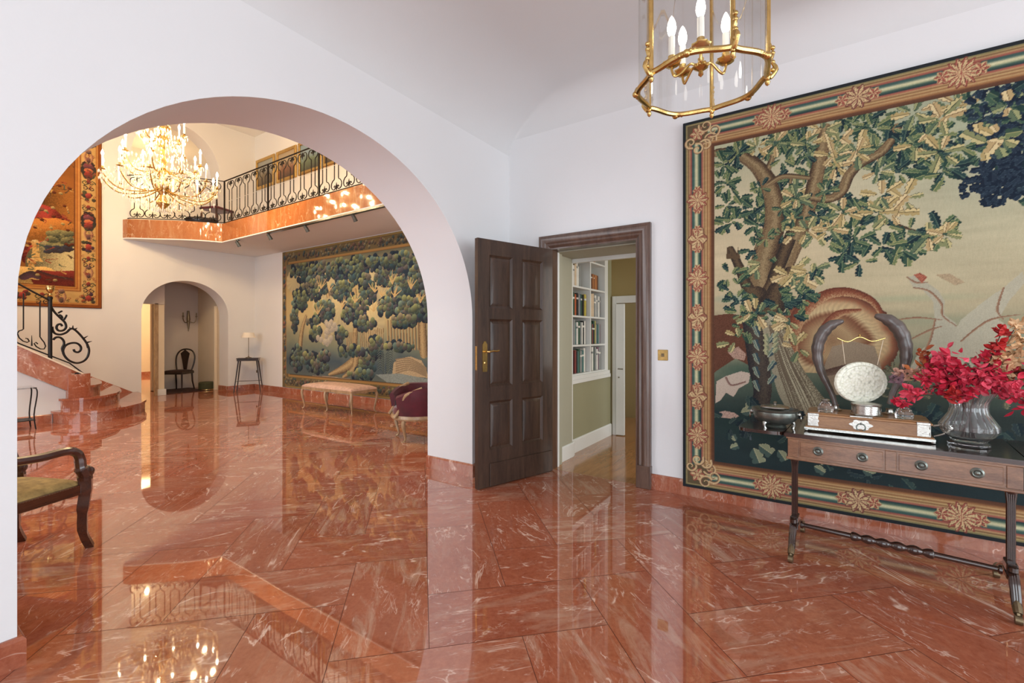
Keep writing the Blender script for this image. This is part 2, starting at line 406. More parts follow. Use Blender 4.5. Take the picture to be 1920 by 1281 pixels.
ARCH = dict(u0=.40+3.5, u1=3.24+3.5, z0=0, z1=1.44, b=1.27)
wall('wall_arch', (-3.5, YA), (1, 0), (0, 1), 3.5+X2+.3, HH, YA2-YA, [ARCH], M['white_wall'])
wall('wall_right', (XB, -5.0), (0, 1), (1, 0), 7.6, 3.75, .22, [dict(u0=5+1.265, u1=5+2.108, z0=0, z1=2.125)], M['white_wall'], reveal=M['reveal'])
wall('wall_rear', (-3.5, -5.2), (1, 0), (0, 1), 3.5+XB, 3.75, .2, [dict(u0=3.5-2.0+k*1.9, u1=3.5-2.0+k*1.9+1.5, z0=.15, z1=2.75) for k in range(3)], M['white_wall'])
wall('wall_left', (-3.7, -5.2), (0, 1), (1, 0), 7.8, 3.75, .2, [dict(u0=2.2, u1=4.0, z0=.15, z1=2.75), dict(u0=4.8, u1=6.4, z0=.15, z1=2.75)], M['white_wall'])
wall('wall_back', (-3.2, YH), (1, 0), (0, 1), 3.2+X2+.3, HH, .43,
     [dict(u0=3.39+3.2, u1=4.99+3.2, z0=0, z1=1.72, b=.715), dict(u0=3.23+3.2, u1=4.81+3.2, z0=3.50, z1=4.85, b=.87)], M['hall_wall'], reveal=M['hall_wall'])
wall('wall_gallery', (X2, YA2), (0, 1), (1, 0), YH-YA2, HH, .3, [], M['hall_wall'])
wall('wall_hall_left', (-3.2, YA2), (0, 1), (1, 0), YH-YA2, HH, .2, [dict(u0=1.4, u1=5.8, z0=.7, z1=4.0)], M['hall_wall'])
# windows: frames and glazing bars in those openings (daylight comes in here)
def window(idx, o, d, w, z0, z1, nb):
    B = MB(); r = .035
    def bar(u0, u1, a, b):
        xs = [o[0]+d[0]*u0, o[0]+d[0]*u1]; ys = [o[1]+d[1]*u0, o[1]+d[1]*u1]
        x0, x1 = min(xs), max(xs); y0, y1 = min(ys), max(ys)
        if d[0] == 0: x0 -= .03; x1 += .03
        else: y0 -= .03; y1 += .03
        B.box(x0, x1, y0, y1, a, b)
    bar(0, .07, z0, z1); bar(w-.07, w, z0, z1); bar(.07, w-.07, z0, z0+.08); bar(.07, w-.07, z1-.08, z1)
    for k in range(1, nb): bar(w*k/nb-.02, w*k/nb+.02, z0+.08, z1-.08)
    return struct(B.build('window_%d' % idx, M['white_paint']))
for k in range(3): window(k+1, (-2.0+k*1.9, -5.1), (1, 0), 1.5, .15, 2.75, 2)
window(4, (-3.6, -3.0), (0, 1), 1.8, .15, 2.75, 2); window(5, (-3.6, -.4), (0, 1), 1.6, .15, 2.75, 2)
window(6, (-3.1, 4.56), (0, 1), 4.4, .7, 4.0, 4)

# front room ceiling with soft coves
def f_cove(dist, zs, zc, r):
    if dist >= r: return zc
    q = 1-max(0, dist)/r
    return zs+(zc-zs)*math.sqrt(max(0, 1-q*q))
nx, ny = 90, 90
vs = []; xs = [-3.5+(XB+3.5)*(1-(1-i/nx)**1.8) for i in range(nx+1)]; ys = [-5.0+(YA+5.0)*(1-(1-j/ny)**1.8) for j in range(ny+1)]
for x in xs:
    for y in ys:
        z = min(f_cove(XB-x, 3.27, 3.52, .26), f_cove(YA-y, 3.12, 3.52, .75), f_cove(x+3.5, 3.1, 3.52, .5), f_cove(y+5.0, 3.1, 3.52, .5))
        vs.append((x, y, z))
B = MB(); B.add(vs, [(i*(ny+1)+j, (i+1)*(ny+1)+j, (i+1)*(ny+1)+j+1, i*(ny+1)+j+1) for i in range(nx) for j in range(ny)])
struct(B.build('ceiling', M['ceil'], sharp=50))
B = MB(); B.box(-3.2, X2+.3, YA2-.3, YH+3.6, HH, HH+.1); struct(B.build('ceiling', M['hall_wall']))

# floor: herringbone slabs at 45 degrees to the walls, each slab its own cut of marble
def floor_mesh():
    Wt = .394; g = .0013; V = []; Fc = []; tuv = []; tr = []
    rs = np.random.RandomState(5)
    u0, v0 = .03, .33
    for a in range(-24, 24):
        for b in range(-14, 44):
            c = (a-b) % 4
            if c == 0: w, h = 2, 1
            elif c == 3: w, h = 1, 2
            else: continue
            ua, va = u0+a*Wt+g, v0+b*Wt+g; ub, vb = u0+(a+w)*Wt-g, v0+(b+h)*Wt-g
            pts = [((u+v)/math.sqrt(2), (v-u)/math.sqrt(2)) for (u, v) in ((ua, va), (ub, va), (ub, vb), (ua, vb))]
            cx = sum(p[0] for p in pts)/4; cy = sum(p[1] for p in pts)/4
            if not ((-4.1 < cx < 4.15 and -5.6 < cy < 3.2) or (-3.6 < cx < 6.1 and 2.2 < cy < 12.0)): continue
            r = rs.rand(3); k = len(V)
            # keep the tiles inside the rooms (clip by clamping to the walls' outer faces)
            V += [(x, y, 0.0) for x, y in pts]; Fc.append((k, k+1, k+2, k+3))
            off = rs.rand(2)*60; fl = 1 if rs.rand() > .5 else -1
            if w == 2: L = [(0, 0), (2, 0), (2, 1), (0, 1)]
            else: L = [(0, 1), (0, 0), (2, 0), (2, 1)]
            for (p, q) in L: tuv.append((p*Wt*fl+off[0], q*Wt+off[1], r[2]*20))
            tr += [tuple(r)]*4
    n = len(V)
    V += [(-4.6, -6.0, -.0012), (6.6, -6.0, -.0012), (6.6, 12.6, -.0012), (-4.6, 12.6, -.0012)]; Fc.append((n, n+1, n+2, n+3)); tuv += [(0, 0, 0)]*4; tr += [(0, 0, 0)]*4
    me = bpy.data.meshes.new('floor'); me.from_pydata(V, [], Fc)
    me.materials.append(M['floor']); me.materials.append(M['grout'])
    mi = np.zeros(len(Fc), dtype=np.int32); mi[-1] = 1; me.polygons.foreach_set('material_index', mi)
    for nm, d in (('tuv', tuv), ('trand', tr)):
        at = me.attributes.new(nm, 'FLOAT_VECTOR', 'POINT'); at.data.foreach_set('vector', np.array(d, dtype=np.float32).ravel())
    o = bpy.data.objects.new('floor', me); COL.objects.link(o); return struct(o)
floor_mesh()

# baseboards (marble, slightly bevelled top)
def base(name, pts, h=.115, t=.022, m=None, z=0.0, side=1, mi=None):
    """pts: polyline at the wall face; board stands on its left (side=1) or right"""
    B = MB(); n = len(pts); off = []
    for i in range(n):
        ds = []
        for (a, b) in ((i-1, i), (i, i+1)):
            if a >= 0 and b < n:
                dx, dy = pts[b][0]-pts[a][0], pts[b][1]-pts[a][1]; l = hypot(dx, dy); ds.append((-dy/l*side, dx/l*side))
        nx_ = sum(q[0] for q in ds)/len(ds); ny_ = sum(q[1] for q in ds)/len(ds); l2 = nx_*nx_+ny_*ny_
        off.append((nx_/l2, ny_/l2))
    prof = [(0, 0), (t, 0), (t, h-.012), (t-.006, h-.003), (t-.010, h), (0, h)]
    vs = [(p[0]+o_[0]*a, p[1]+o_[1]*a, z+b) for p, o_ in zip(pts, off) for a, b in prof]; k = len(prof)
    fs = [(i*k+j, i*k+(j+1) % k, (i+1)*k+(j+1) % k, (i+1)*k+j) for i in range(n-1) for j in range(k)]+[tuple(range(k)), tuple((n-1)*k+j for j in range(k))[::-1]]
    B.add(vs, fs); return struct(B.build(name, m or M['marble'], sharp=30))
base('baseboard_arch_left', [(-3.5, YA), (.40, YA), (.40, YA2)], side=-1)
base('baseboard_arch_right', [(3.24, YA2), (3.24, YA), (XB, YA)], side=-1)
base('baseboard_right', [(XB, 1.15), (XB, -5.0)], side=-1, h=.125)
base('baseboard_gallery', [(X2, YH), (X2, YA2)], side=-1, h=.12)
base('baseboard_back', [(4.99, YH+.43), (4.99, YH), (X2-.03, YH)], side=-1, h=.12)

# door frame (dark oak architrave) on the right wall
def arch_frame():
    y0, y1, zt = 1.265, 2.108, 2.125; w = .118
    prof = [(0, .0), (0, .020), (.022, .034), (.040, .030), (.060, .046), (.088, .050), (.104, .040), (w, .040), (w, 0)]   # (outwards, towards room)
    path = [(y0, 0, -1, 0), (y0, zt, -1, 1), (y1, zt, 1, 1), (y1, 0, 1, 0)]
    B = MB(); k = len(prof)
    vs = [(XB-b, py+sx*a, pz+sz*a) for (py, pz, sx, sz) in path for a, b in prof]
    fs = [(i*k+j, i*k+j+1, (i+1)*k+j+1, (i+1)*k+j) for i in range(3) for j in range(k-1)]
    B.add(vs, fs)
    for yy, s in ((y0, -1), (y1, 1)):
        a, b = sorted((yy, yy+s*(w+.006))); B.box(XB-.056, XB, a, b, 0, .19, bev=.004)
    # door lining (rebate)
    B.box(XB-.018, XB+.10, y0-.012, y0+.012, 0, zt); B.box(XB-.018, XB+.10, y1-.012, y1+.004, 0, zt); B.box(XB-.018, XB+.10, y0+.012, y1-.012, zt-.014, zt+.006)
    return struct(B.build('trim_1', M['frame_wood']))
arch_frame()
# oak door, open into the hall; leaf hinged at the far side of the opening
def panel_leaf(B, x0, x1, z0, z1, y, s):
    """fielded panel between stiles: sunk moulding and raised field on face y (+s = outwards)"""
    fr = [(0, 0), (.012, -.010), (.020, -.014), (.045, -.006), (.050, -.005)]
    rings = [[(x0+a, y+s*b, z0+a), (x1-a, y+s*b, z0+a), (x1-a, y+s*b, z1-a), (x0+a, y+s*b, z1-a)] for a, b in fr]
    vs = sum(rings, []); fs = []
    for i in range(len(rings)-1):
        for j in range(4):
            fs.append((i*4+j, i*4+(j+1) % 4, (i+1)*4+(j+1) % 4, (i+1)*4+j))
    k = (len(rings)-1)*4; fs.append((k, k+1, k+2, k+3)); B.add(vs, fs, 1)
hx, hy = 3.795, 2.089
ang = atan2(.305, -.952)
door = thing('door_1', '', '', (hx, hy, 0), ang); del door['label']; del door['category']; door['kind'] = 'structure'
B = MB(); Wd, Hd, T = .855, 2.105, .042
cols = [(.125, .375), (.485, .735)]; rows = [(.315, .73), (.855, 1.43), (1.525, 1.975)]
xs_ = [0.0]+[c for q in cols for c in q]+[Wd]; zs_ = [0.008]+[c for q in rows for c in q]+[Hd]
for s, y in ((1, T/2), (-1, -T/2)):
    for i in range(5):
        for j in range(7):
            if i in (1, 3) and j in (1, 3, 5): panel_leaf(B, xs_[i], xs_[i+1], zs_[j], zs_[j+1], y, s)
            else: B.add([(xs_[i], y, zs_[j]), (xs_[i+1], y, zs_[j]), (xs_[i+1], y, zs_[j+1]), (xs_[i], y, zs_[j+1])], [(0, 1, 2, 3)])
for (a, b) in (((0, .008), (Wd, .008)), ((Wd, .008), (Wd, Hd)), ((Wd, Hd), (0, Hd)), ((0, Hd), (0, .008))):
    B.add([(a[0], -T/2, a[1]), (b[0], -T/2, b[1]), (b[0], T/2, b[1]), (a[0], T/2, a[1])], [(0, 1, 2, 3)])
B.build('door_leaf', [M['door_wood'], M['door_wood']], door, sharp=20, fix=True)
B = MB(); B.box(.02, Wd-.12, T/2+.001, T/2+.012, .01, .205, bev=.003); B.build('kick_board', M['door_wood'], door)
B = MB(); xh = Wd-.07
pl = [(xh-.020, .985), (xh+.020, .985), (xh+.024, 1.0), (xh+.024, 1.215), (xh+.012, 1.232), (xh+.012, 1.24), (xh-.012, 1.24), (xh-.012, 1.232), (xh-.024, 1.215), (xh-.024, 1.0)]
B.prism_y(pl, T/2+.0005, T/2+.006)
B.lathe([(.012, 0), (.013, .004), (.006, .006), (0.0001, .007)], 10); B.v[-40:] = [(xh+p[0], T/2+.006+p[2], 1.06+p[1]) for p in B.v[-40:]]
pk = B.build('handle_plate', M['brass'], door)
B = MB(); B.tube([(xh, T/2+.006, 1.155), (xh, T/2+.045, 1.155), (xh-.012, T/2+.055, 1.155), (xh-.05, T/2+.056, 1.160), (xh-.085, T/2+.054, 1.158), (xh-.115, T/2+.052, 1.163)], [.010, .008, .009, .0075, .009, .007], 10)
B.build('lever', M['brass'], pk)
B = MB(); B.box(Wd-.001, Wd+.002, -.012, .012, 1.0, 1.2); B.build('lock_plate', M['brass'], door)
# brass switch plate
sw = thing('light_switch', 'small square brass switch plate on the white wall between door and tapestry', 'switch', (XB, onX(1243, 666, XB)[0], onX(1243, 666, XB)[1]))
B = MB(); B.box(-.006, 0, -.042, .042, -.045, .045, bev=.003); B.build('plate', M['brass'], sw)
B = MB(); B.box(-.012, -.006, -.012, .012, -.014, .014, bev=.002); B.build('rocker', M['old_brass'], sw)

# ------------------------------------------------------------------ library beyond the door
LX, LY = 5.62, 2.20
struct(MB().box(XB+.02, 7.6, -1.6, 2.9, -.02, .0006).build('floor', M['parquet']))
# left wall with a recess for the bookcase
wall('wall_library_left', (XB+.22, LY), (1, 0), (0, 1), LX-XB-.22, 3.3, .35, [dict(u0=4.45-XB-.22, u1=5.50-XB-.22, z0=.80, z1=3.0)], M['lib_wall'], reveal=M['white_paint'])
struct(MB().box(XB+.22, LX, 2.55, 2.59, 0, 3.3).build('wall_library_rear', M['lib_wall']))
wall('wall_library_end', (LX, -1.5), (0, 1), (1, 0), 1.5+LY+.35, 3.3, .12, [dict(u0=1.5+1.56, u1=1.5+2.13, z0=0, z1=1.70)], M['lib_wall2'])
wall('wall_library_near', (XB+.22, -1.5), (0, 1), (1, 0), 1.5+1.0, 3.3, .03, [], M['lib_wall'])
wall('wall_library_far', (XB+.22, -1.62), (1, 0), (0, 1), LX-XB-.22, 3.3, .12, [dict(u0=.3, u1=1.4, z0=.7, z1=2.5)], M['lib_wall'])
wall('wall_closet', (6.9, 0.6), (0, 1), (1, 0), 2.6, 3.3, .1, [], M['lib_wall2'])
struct(MB().box(XB, 7.0, -1.7, 2.9, 3.3, 3.4).build('ceiling', M['ceil']))
# passage lining between oak frame and library
B = MB()
B.box(XB+.10, XB+.13, 2.092, 2.14, 0, 2.11); B.box(4.37, 4.42, 2.165, 2.2-.001, 0, 3.0); B.box(XB+.13, 4.37, 2.15, 2.199, 0, 3.0, 1)
B.box(XB+.10, XB+.13, 1.25, 1.27, 0, 2.11)
struct(B.build('trim_2', [M['white_paint'], M['reveal']]))
B = MB(); B.box(XB+.10, 4.42, 1.0, 2.199, 2.10, 2.13, 1); B.box(4.38, 4.42, 1.0, 2.165, 2.06, 2.10, 0); struct(B.build('trim_3', [M['white_paint'], M['reveal']]))
base('baseboard_library_left', [(XB+.15, 2.15), (4.37, 2.15), (4.42, 2.165), (4.42, LY), (5.58, LY)], side=-1, h=.15, t=.018, m=M['white_paint'])
# white casing and half-open white door in the end wall
B = MB(); B.box(LX-.03, LX, 2.13, 2.178, 0, 1.79, bev=.004); B.box(LX-.03, LX, 1.48, 1.56, 0, 1.79, bev=.004); B.box(LX-.03, LX, 1.56, 2.13, 1.70, 1.79, bev=.004)
struct(B.build('trim_4', M['white_paint']))
d2 = thing('door_2', '', '', (LX-.02, 2.128, 0), radians(-83)); del d2['label']; del d2['category']; d2['kind'] = 'structure'
B = MB(); B.box(0, .11, -.02, .02, .01, 1.69, bev=.003); B.build('door_leaf', M['white_paint'], d2)
B = MB(); B.tube([(.04, -.02, .86), (.04, -.06, .86), (.10, -.065, .86)], .008, 8); B.sphere((.04, -.022, .75), .012, 8, 6); B.build('lever', M['silver'], d2)

# bookcase built into the recess
bc = thing('bookcase', 'white built-in bookcase with two columns of shelves beyond the oak door', 'bookcase', (4.45, LY, 0))
B = MB(); Lb = 1.05
B.box(0, Lb, .26, .28, .8, 2.98); B.build('back_panel', M['white_paint'], bc)
B = MB(); B.box(0.001, .03, 0, .26, .8, 2.98); B.box(Lb-.10, Lb-.001, 0, .26, .8, 2.98); B.box(.50, .525, 0, .26, .8, 2.98); B.build('upright', M['white_paint'], bc)
B = MB(); B.box(-.02, Lb+.02, -.03, .0, .76, .80); B.box(-.01, Lb+.01, -.025, 0, .80, .845, bev=.004); B.build('ledge', M['white_paint'], bc)
shz = [.86, 1.183, 1.51, 1.84, 2.165, 2.49]
for z in shz:
    B = MB(); B.box(.03, .50, .0, .26, z-.02, z); B.box(.525, Lb-.10, .0, .26, z-.02, z); B.build('shelf', M['white_paint'], bc)
bcols = dict(white=rgb(222, 218, 210), cream=rgb(214, 190, 160), black=rgb(28, 28, 32), green=rgb(52, 84, 66), teal=rgb(74, 116, 112), orange=rgb(190, 98, 56), red=rgb(128, 58, 54), blue=rgb(60, 78, 112), grey=rgb(140, 142, 140), tan=rgb(172, 112, 66), brown=rgb(98, 58, 36), purple=rgb(110, 72, 92), yellow=rgb(190, 170, 70))
bm_ = {k: simple('book_'+k, v, 0.55, var=0.12, scale=12) for k, v in bcols.items()}
sets = {(4, 0): 'white tan cream white white grey white'.split(), (4, 1): 'brown tan brown brown tan'.split(),
        (3, 0): 'brown white white cream white white grey'.split(), (3, 1): 'orange tan tan brown tan tan brown'.split(),
        (2, 0): 'brown black green brown orange black grey blue green black yellow'.split(), (2, 1): 'cream cream cream cream grey white grey white black'.split(),
        (1, 0): 'green white grey teal white green teal grey white black white'.split(), (1, 1): 'red green red black green yellow grey teal grey purple'.split(),
        (0, 0): 'grey white black red black teal green grey teal white'.split(), (0, 1): 'white teal white green grey white purple grey'.split()}
rowname = {4: 'top', 3: 'fourth', 2: 'third', 1: 'second', 0: 'lowest'}
sets[(3, 1)] = 'tan brown tan brown tan tan brown'.split()
rb = random.Random(3)
for (r, c), lst in sets.items():
    x = bc.location.x + (.045 if c == 0 else .54); z = shz[r]; lim = bc.location.x + (.49 if c == 0 else .94); room = lim-x
    hmax = .30 if r != 3 or c == 0 else .2
    ths = [rb.uniform(.022, .040) for _ in lst]; sc = min(1.35, room*.93/sum(ths)); lean = 0
    cnt = {}
    for k, colr in enumerate(lst):
        th = ths[k]*sc*.94; h = rb.uniform(.78, .97)*hmax*(.7 if (r, c) == (3, 1) else 1); dp = rb.uniform(.15, .20)
        if (r, c) in ((3, 1), (4, 1)): h = .19
        B = MB(); B.box(0, th, .0, dp, 0, h, 0, bev=min(.004, th*.25)); B.box(.003, th-.003, .012, dp+.002, .004, h+.0015, 1)
        if rb.random() < .4: B.box(-.0004, th+.0004, -.0012, .01, h*.72, h*.80, 1)
        cnt[colr] = cnt.get(colr, 0)+1
        o = B.build('book', [bm_[colr], bm_['white' if colr != 'white' else 'grey']], None)
        o.location = (x, LY+.03+rb.uniform(0, .02), z+.0005); x += ths[k]*sc
        side = 'left' if c == 0 else 'right'
        prev = ('a '+lst[k-1]+' one') if k else 'the left end'
        nxt = ('a '+lst[k+1]+' one') if k < len(lst)-1 else 'the right end'
        tag(o, '%s-spined book between %s and %s, %s shelf, %s column' % (colr, prev, nxt, rowname[r], side), 'book', 'books on the %s shelf, %s column' % (rowname[r], side))

# ------------------------------------------------------------------ vestibule behind the lower arch of the hall, landing behind the upper one
YV = YH+.43
def groin():
    x0, x1, y0, y1 = 3.05, 5.15, YV, 13.0; N = 28; B = MB(); vs = []
    for i in range(N+1):
        for j in range(N+1):
            x = x0+(x1-x0)*i/N; y = y0+(y1-y0)*j/N
            a = 1-((x-(x0+x1)/2)/((x1-x0)/2))**2; b = 1-((y-(y0+y1)/2)/((y1-y0)/2))**2
            vs.append((x, y, 2.0+.62*max(math.sqrt(max(a, 0)), math.sqrt(max(b, 0)))))
    B.add(vs, [(i*(N+1)+j, i*(N+1)+j+1, (i+1)*(N+1)+j+1, (i+1)*(N+1)+j) for i in range(N) for j in range(N)])
    return struct(B.build('ceiling', M['vest_wall'], sharp=18))
groin()
struct(MB().box(2.3, 6.7, YH+.3, 17.5, -.02, .0003).build('floor', M['marble']))
wall('wall_vestibule_right', (4.995, YV+.002), (0, 1), (1, 0), 1.2, 2.75, .1, [], M['cream_paint'])
wall('wall_vestibule_rear', (4.06, 12.65), (1, 0), (0, 1), 1.06, 2.75, .1, [], M['vest_wall'])
_l = hypot(.20, 1.0); wall('wall_vestibule_left', (3.90, 11.66), (.20/_l, 1/_l), (1/_l, -.20/_l), .99, 2.75, .06, [], M['cream_paint'])
struct(MB().box(3.84, 3.95, 11.62, 11.70, 0, 2.75).build('wall_vestibule_pier', M['cream_paint']))
B = MB(); B.box(3.0, 3.95, 11.6, 11.72, 1.94, 2.75); struct(B.build('wall_vestibule_lintel', M['vest_wall']))
struct(MB().box(3.82, 3.965, 11.56, 11.62, 0, .13, bev=.004).build('baseboard_vestibule', M['white_paint']))
struct(MB().box(4.93, 4.99, YV+.10, YV+.16, 0, 1.96, bev=.004).build('trim_5', M['cream_paint']))
struct(MB().box(3.77, 3.84, 11.6, 11.66, 0, 1.96, bev=.004).build('trim_6', M['gilt_wood']))
wall('wall_side_room_rear', (2.3, 17.4), (1, 0), (0, 1), 4.3, 2.8, .1, [], M['cream_paint'])
wall('wall_side_room_right', (6.6, 12.8), (0, 1), (1, 0), 4.7, 2.8, .1, [], M['cream_paint'])
wall('wall_side_room_left', (2.3, YV), (0, 1), (1, 0), 6.0, 2.8, .1, [], M['cream_paint'])
struct(MB().box(2.3, 6.7, 11.72, 17.5, 2.8, 2.85).build('ceiling', M['cream_paint']))
base('baseboard_side_room', [(6.6, 17.4), (2.4, 17.4)], side=1, h=.13)
# upper landing room
wall('wall_landing_rear', (1.6, 14.2), (1, 0), (0, 1), 4.6, HH, .1, [], M['hall_wall'], z0=3.0)
wall('wall_landing_left', (1.6, YV), (0, 1), (1, 0), 3.0, HH, .1, [], M['hall_wall'], z0=3.0)
wall('wall_landing_right', (6.2, YV), (0, 1), (1, 0), 3.0, HH, .1, [], M['hall_wall'], z0=3.0)
struct(MB().box(1.6, 6.3, YV+.001, 14.3, 3.38, 3.50).build('floor', M['marble']))
# ------------------------------------------------------------------ balcony of the stair hall
ZC, ZF, XBAL = 3.14, 3.514, 4.33
curve = [(3.10, YH-.005), (3.13, 11.0), (3.22, 10.88), (3.459, 10.64), (3.65, 10.41), (3.836, 10.21), (4.07, 10.03), (XBAL, 9.89)]
bal = thing('balcony', 'gallery balcony with amber marble fascia curving out over the arch', 'balcony', (0, 0, ZC))
B = MB(); poly = curve+[(XBAL, YA2+.005), (X2-.005, YA2+.005), (X2-.005, YH-.005)]
B.prism([(x, y) for x, y in poly], 0, .02); struct(struct(B.build('balcony_soffit', M['hall_wall'], bal)))
B = MB()
ins = []
for i, (x, y) in enumerate(curve+[(XBAL, YA2+.005)]): ins.append((x+.035 if i < 4 else x+.04, min(YH-.004, y+(.02 if i < 7 else 0))))
P_ = curve+[(XBAL, YA2+.005)]
B.prism(P_+ins[::-1], .021, ZF-ZC, 0); B.build('fascia', M['marble_gold'], bal)
B = MB(); B.prism([(x+.036, y) for x, y in curve]+[(XBAL+.036, YA2+.005), (X2-.005, YA2+.005), (X2-.005, YH-.005)], ZF-ZC-.06, ZF-ZC-.004); B.build('gallery_floor', M['marble'], bal)
B = MB(); B.box(XBAL-.006, XBAL+.05, YA2+.01, 8.2, -.028, -.0005); B.build('edge_strip', M['black_wood'], bal)
for k in ('balcony_soffit',):
    for c in bal.children:
        if c.name.startswith(k) and 'kind' in c: del c['kind']

# wrought-iron railing
def omega(sgn, flip, h0=.045, h1=.845):
    pts = [(.052, .44), (.052, .235), (.062, .215), (.098, .20), (.126, .165), (.132, .125), (.118, .085), (.085, .062), (.050, .062), (.026, .082), (.024, .108), (.044, .122), (.060, .108), (.052, .094)]
    return [(sgn*u, z if not flip else .89-z) for u, z in pts]
SPIKE = [(0, .055), (0, .155)]
def baluster(place):
    B = MB()
    for s in (1, -1):
        for fl in (False, True): B.tube([place(u, z) for u, z in omega(s, fl)], .0082, 5)
    for fl in (False, True):
        z0, z1 = (.05, .17) if not fl else (.84, .72)
        B.tube([place(0, z0), place(0, (z0+z1)/2), place(0, z1)], [.009, .013, .003], 5)
        for s in (1, -1): B.tube([place(0, z0+(z1-z0)*.45), place(s*.020, z0+(z1-z0)*.62)], [.006, .003], 4)
    return B
rail = thing('balcony_railing', 'black wrought-iron scroll railing along the marble gallery edge', 'railing', (0, 0, ZF))
path = [(x+.055, y+.03) for x, y in curve[:-1]]+[(XBAL+.05, 9.90), (XBAL+.05, YA2+.02)]
path[0] = (3.17, YH-.02)
seglen = [hypot(path[i+1][0]-path[i][0], path[i+1][1]-path[i][1]) for i in range(len(path)-1)]
def along(s):
    for i, l in enumerate(seglen):
        if s <= l or i == len(seglen)-1:
            f = s/l; a, b = path[i], path[i+1]; return (a[0]+(b[0]-a[0])*f, a[1]+(b[1]-a[1])*f)
        s -= l
curved = sum(seglen[:-1])
B = MB(); B.tube([(x, y, .87) for x, y in path], .017, 6, flat=.55); B.build('handrail', M['iron'], rail)
B = MB(); B.tube([(x, y, .035) for x, y in path], .009, 5); B.build('bottom_rail', M['iron'], rail)
npc = 6; pitch_c = (curved-.12)/npc
def mk_b(s0):
    c = along(s0); a = along(s0-.01); b = along(s0+.01); d = (b[0]-a[0], b[1]-a[1]); l = hypot(*d)
    o = proto_b.copy(); COL.objects.link(o); o.parent = rail; o.location = (c[0], c[1], 0); o.rotation_euler = (0, 0, atan2(d[1], d[0])); return o
proto_b = baluster(lambda u, z: (u, 0, z)).build('baluster', M['iron'], rail)
proto_b.location = along(.06+pitch_c*.5)+(0,)
a_, b_ = along(.06+pitch_c*.5-.01), along(.06+pitch_c*.5+.01); proto_b.rotation_euler = (0, 0, atan2(b_[1]-a_[1], b_[0]-a_[0]))
for k in range(1, npc): mk_b(.06+pitch_c*(k+.5))
nst = int((seglen[-1]-.1)/.31)
for k in range(nst): mk_b(curved+.10+.31*(k+.5))
for s in [curved]+[curved+.10+.31*5*k for k in range(1, 5)]:
    c = along(s); B = MB(); B.box(c[0]-.012, c[0]+.012, c[1]-.012, c[1]+.012, .002, .86); B.build('post', M['iron'], rail)
pl = thing('planter', 'long dark low planter on the gallery floor behind the railing', 'planter', (4.12, 10.28, ZF-.004), radians(-38))
B = MB(); B.lathe([(.10, 0), (.16, .03), (.19, .10), (.17, .13), (.15, .10), (.0001, .09)], 20, sx=1.6, sy=.62); B.build('trough', M['black_wood'], pl)
gc = thing('gallery_chair', 'reddish brown wooden chair post seen behind the gallery railing', 'chair', (4.55, 10.62, ZF-.004), radians(20))
B = MB()
for sx in (-.2, .2):
    for sy in (-.2, .2): B.tube([(sx, sy, 0), (sx*.95, sy*.95, .42)], [.014, .022], 8)
B.build('legs_frame', M['mahogany'], gc)
B = MB(); B.box(-.23, .23, -.23, .23, .42, .47, bev=.015); B.build('seat', M['velvet'], gc)
B = MB()
for sx in (-.2, .2): B.tube([(sx, .2, .46), (sx, .22, .75), (sx*.9, .27, .98)], [.02, .018, .014], 8)
B.tube([(-.18, .27, .97), (0, .29, 1.0), (.18, .27, .97)], .018, 8); B.build('backrest', M['mahogany'], gc)

# spotlights under the gallery
for k, (px, py, w_) in enumerate([(447, 461, 'farthest'), (506, 449, 'second farthest'), (575, 434, 'second nearest'), (659, 412, 'nearest')]):
    x, y = 4.38, [9.35, 8.2, 7.05, 5.8][k]
    sp = thing('ceiling_spotlight', 'small grey ceiling spotlight, %s of the four under the gallery' % w_, 'spotlight', (x, y, ZC), 0, 'spotlights under the gallery')
    B = MB(); B.lathe([(.035, -.018), (.035, 0)], 12); B.build('mount', M['dark_silver'], sp)
    B = MB(); B.tube([(0, 0, -.018), (0, 0, -.05)], .008, 6); B.tube([(-.035, 0, -.03), (0, 0, -.075), (.03, 0, -.125)], [.026, .030, .034], 12); B.build('head', M['dark_silver'], sp)

# pictures on the gallery wall
pict = []
def picture_mat(name, sky, land, dark):
    m, t, b = new_mat(name); v = objco(t); sp = nd(t, 'ShaderNodeSeparateXYZ'); t.links.new(v, sp.inputs[0])
    n = noise(t, v, 5, 6, .6, .5); z = mth(t, 'ADD', sp.outputs[2], mth(t, 'MULTIPLY', n.outputs[0], .35))
    r = ramp(t, [(0.25, dark), (0.45, land), (0.62, sky)], z); t.links.new(r.outputs[0], b.inputs['Base Color']); b.inputs['Roughness'].default_value = .3; return m
pm = [picture_mat('oil_landscape_a', rgb(150, 150, 140), rgb(112, 96, 70), rgb(66, 54, 42)), picture_mat('oil_landscape_b', rgb(170, 150, 120), rgb(130, 84, 56), rgb(70, 50, 40)), picture_mat('oil_landscape_c', rgb(130, 150, 160), rgb(96, 110, 84), rgb(60, 60, 50))]
names = ['leftmost, by the corner', 'second from the left', 'third from the left', 'fourth from the left', 'farthest right']
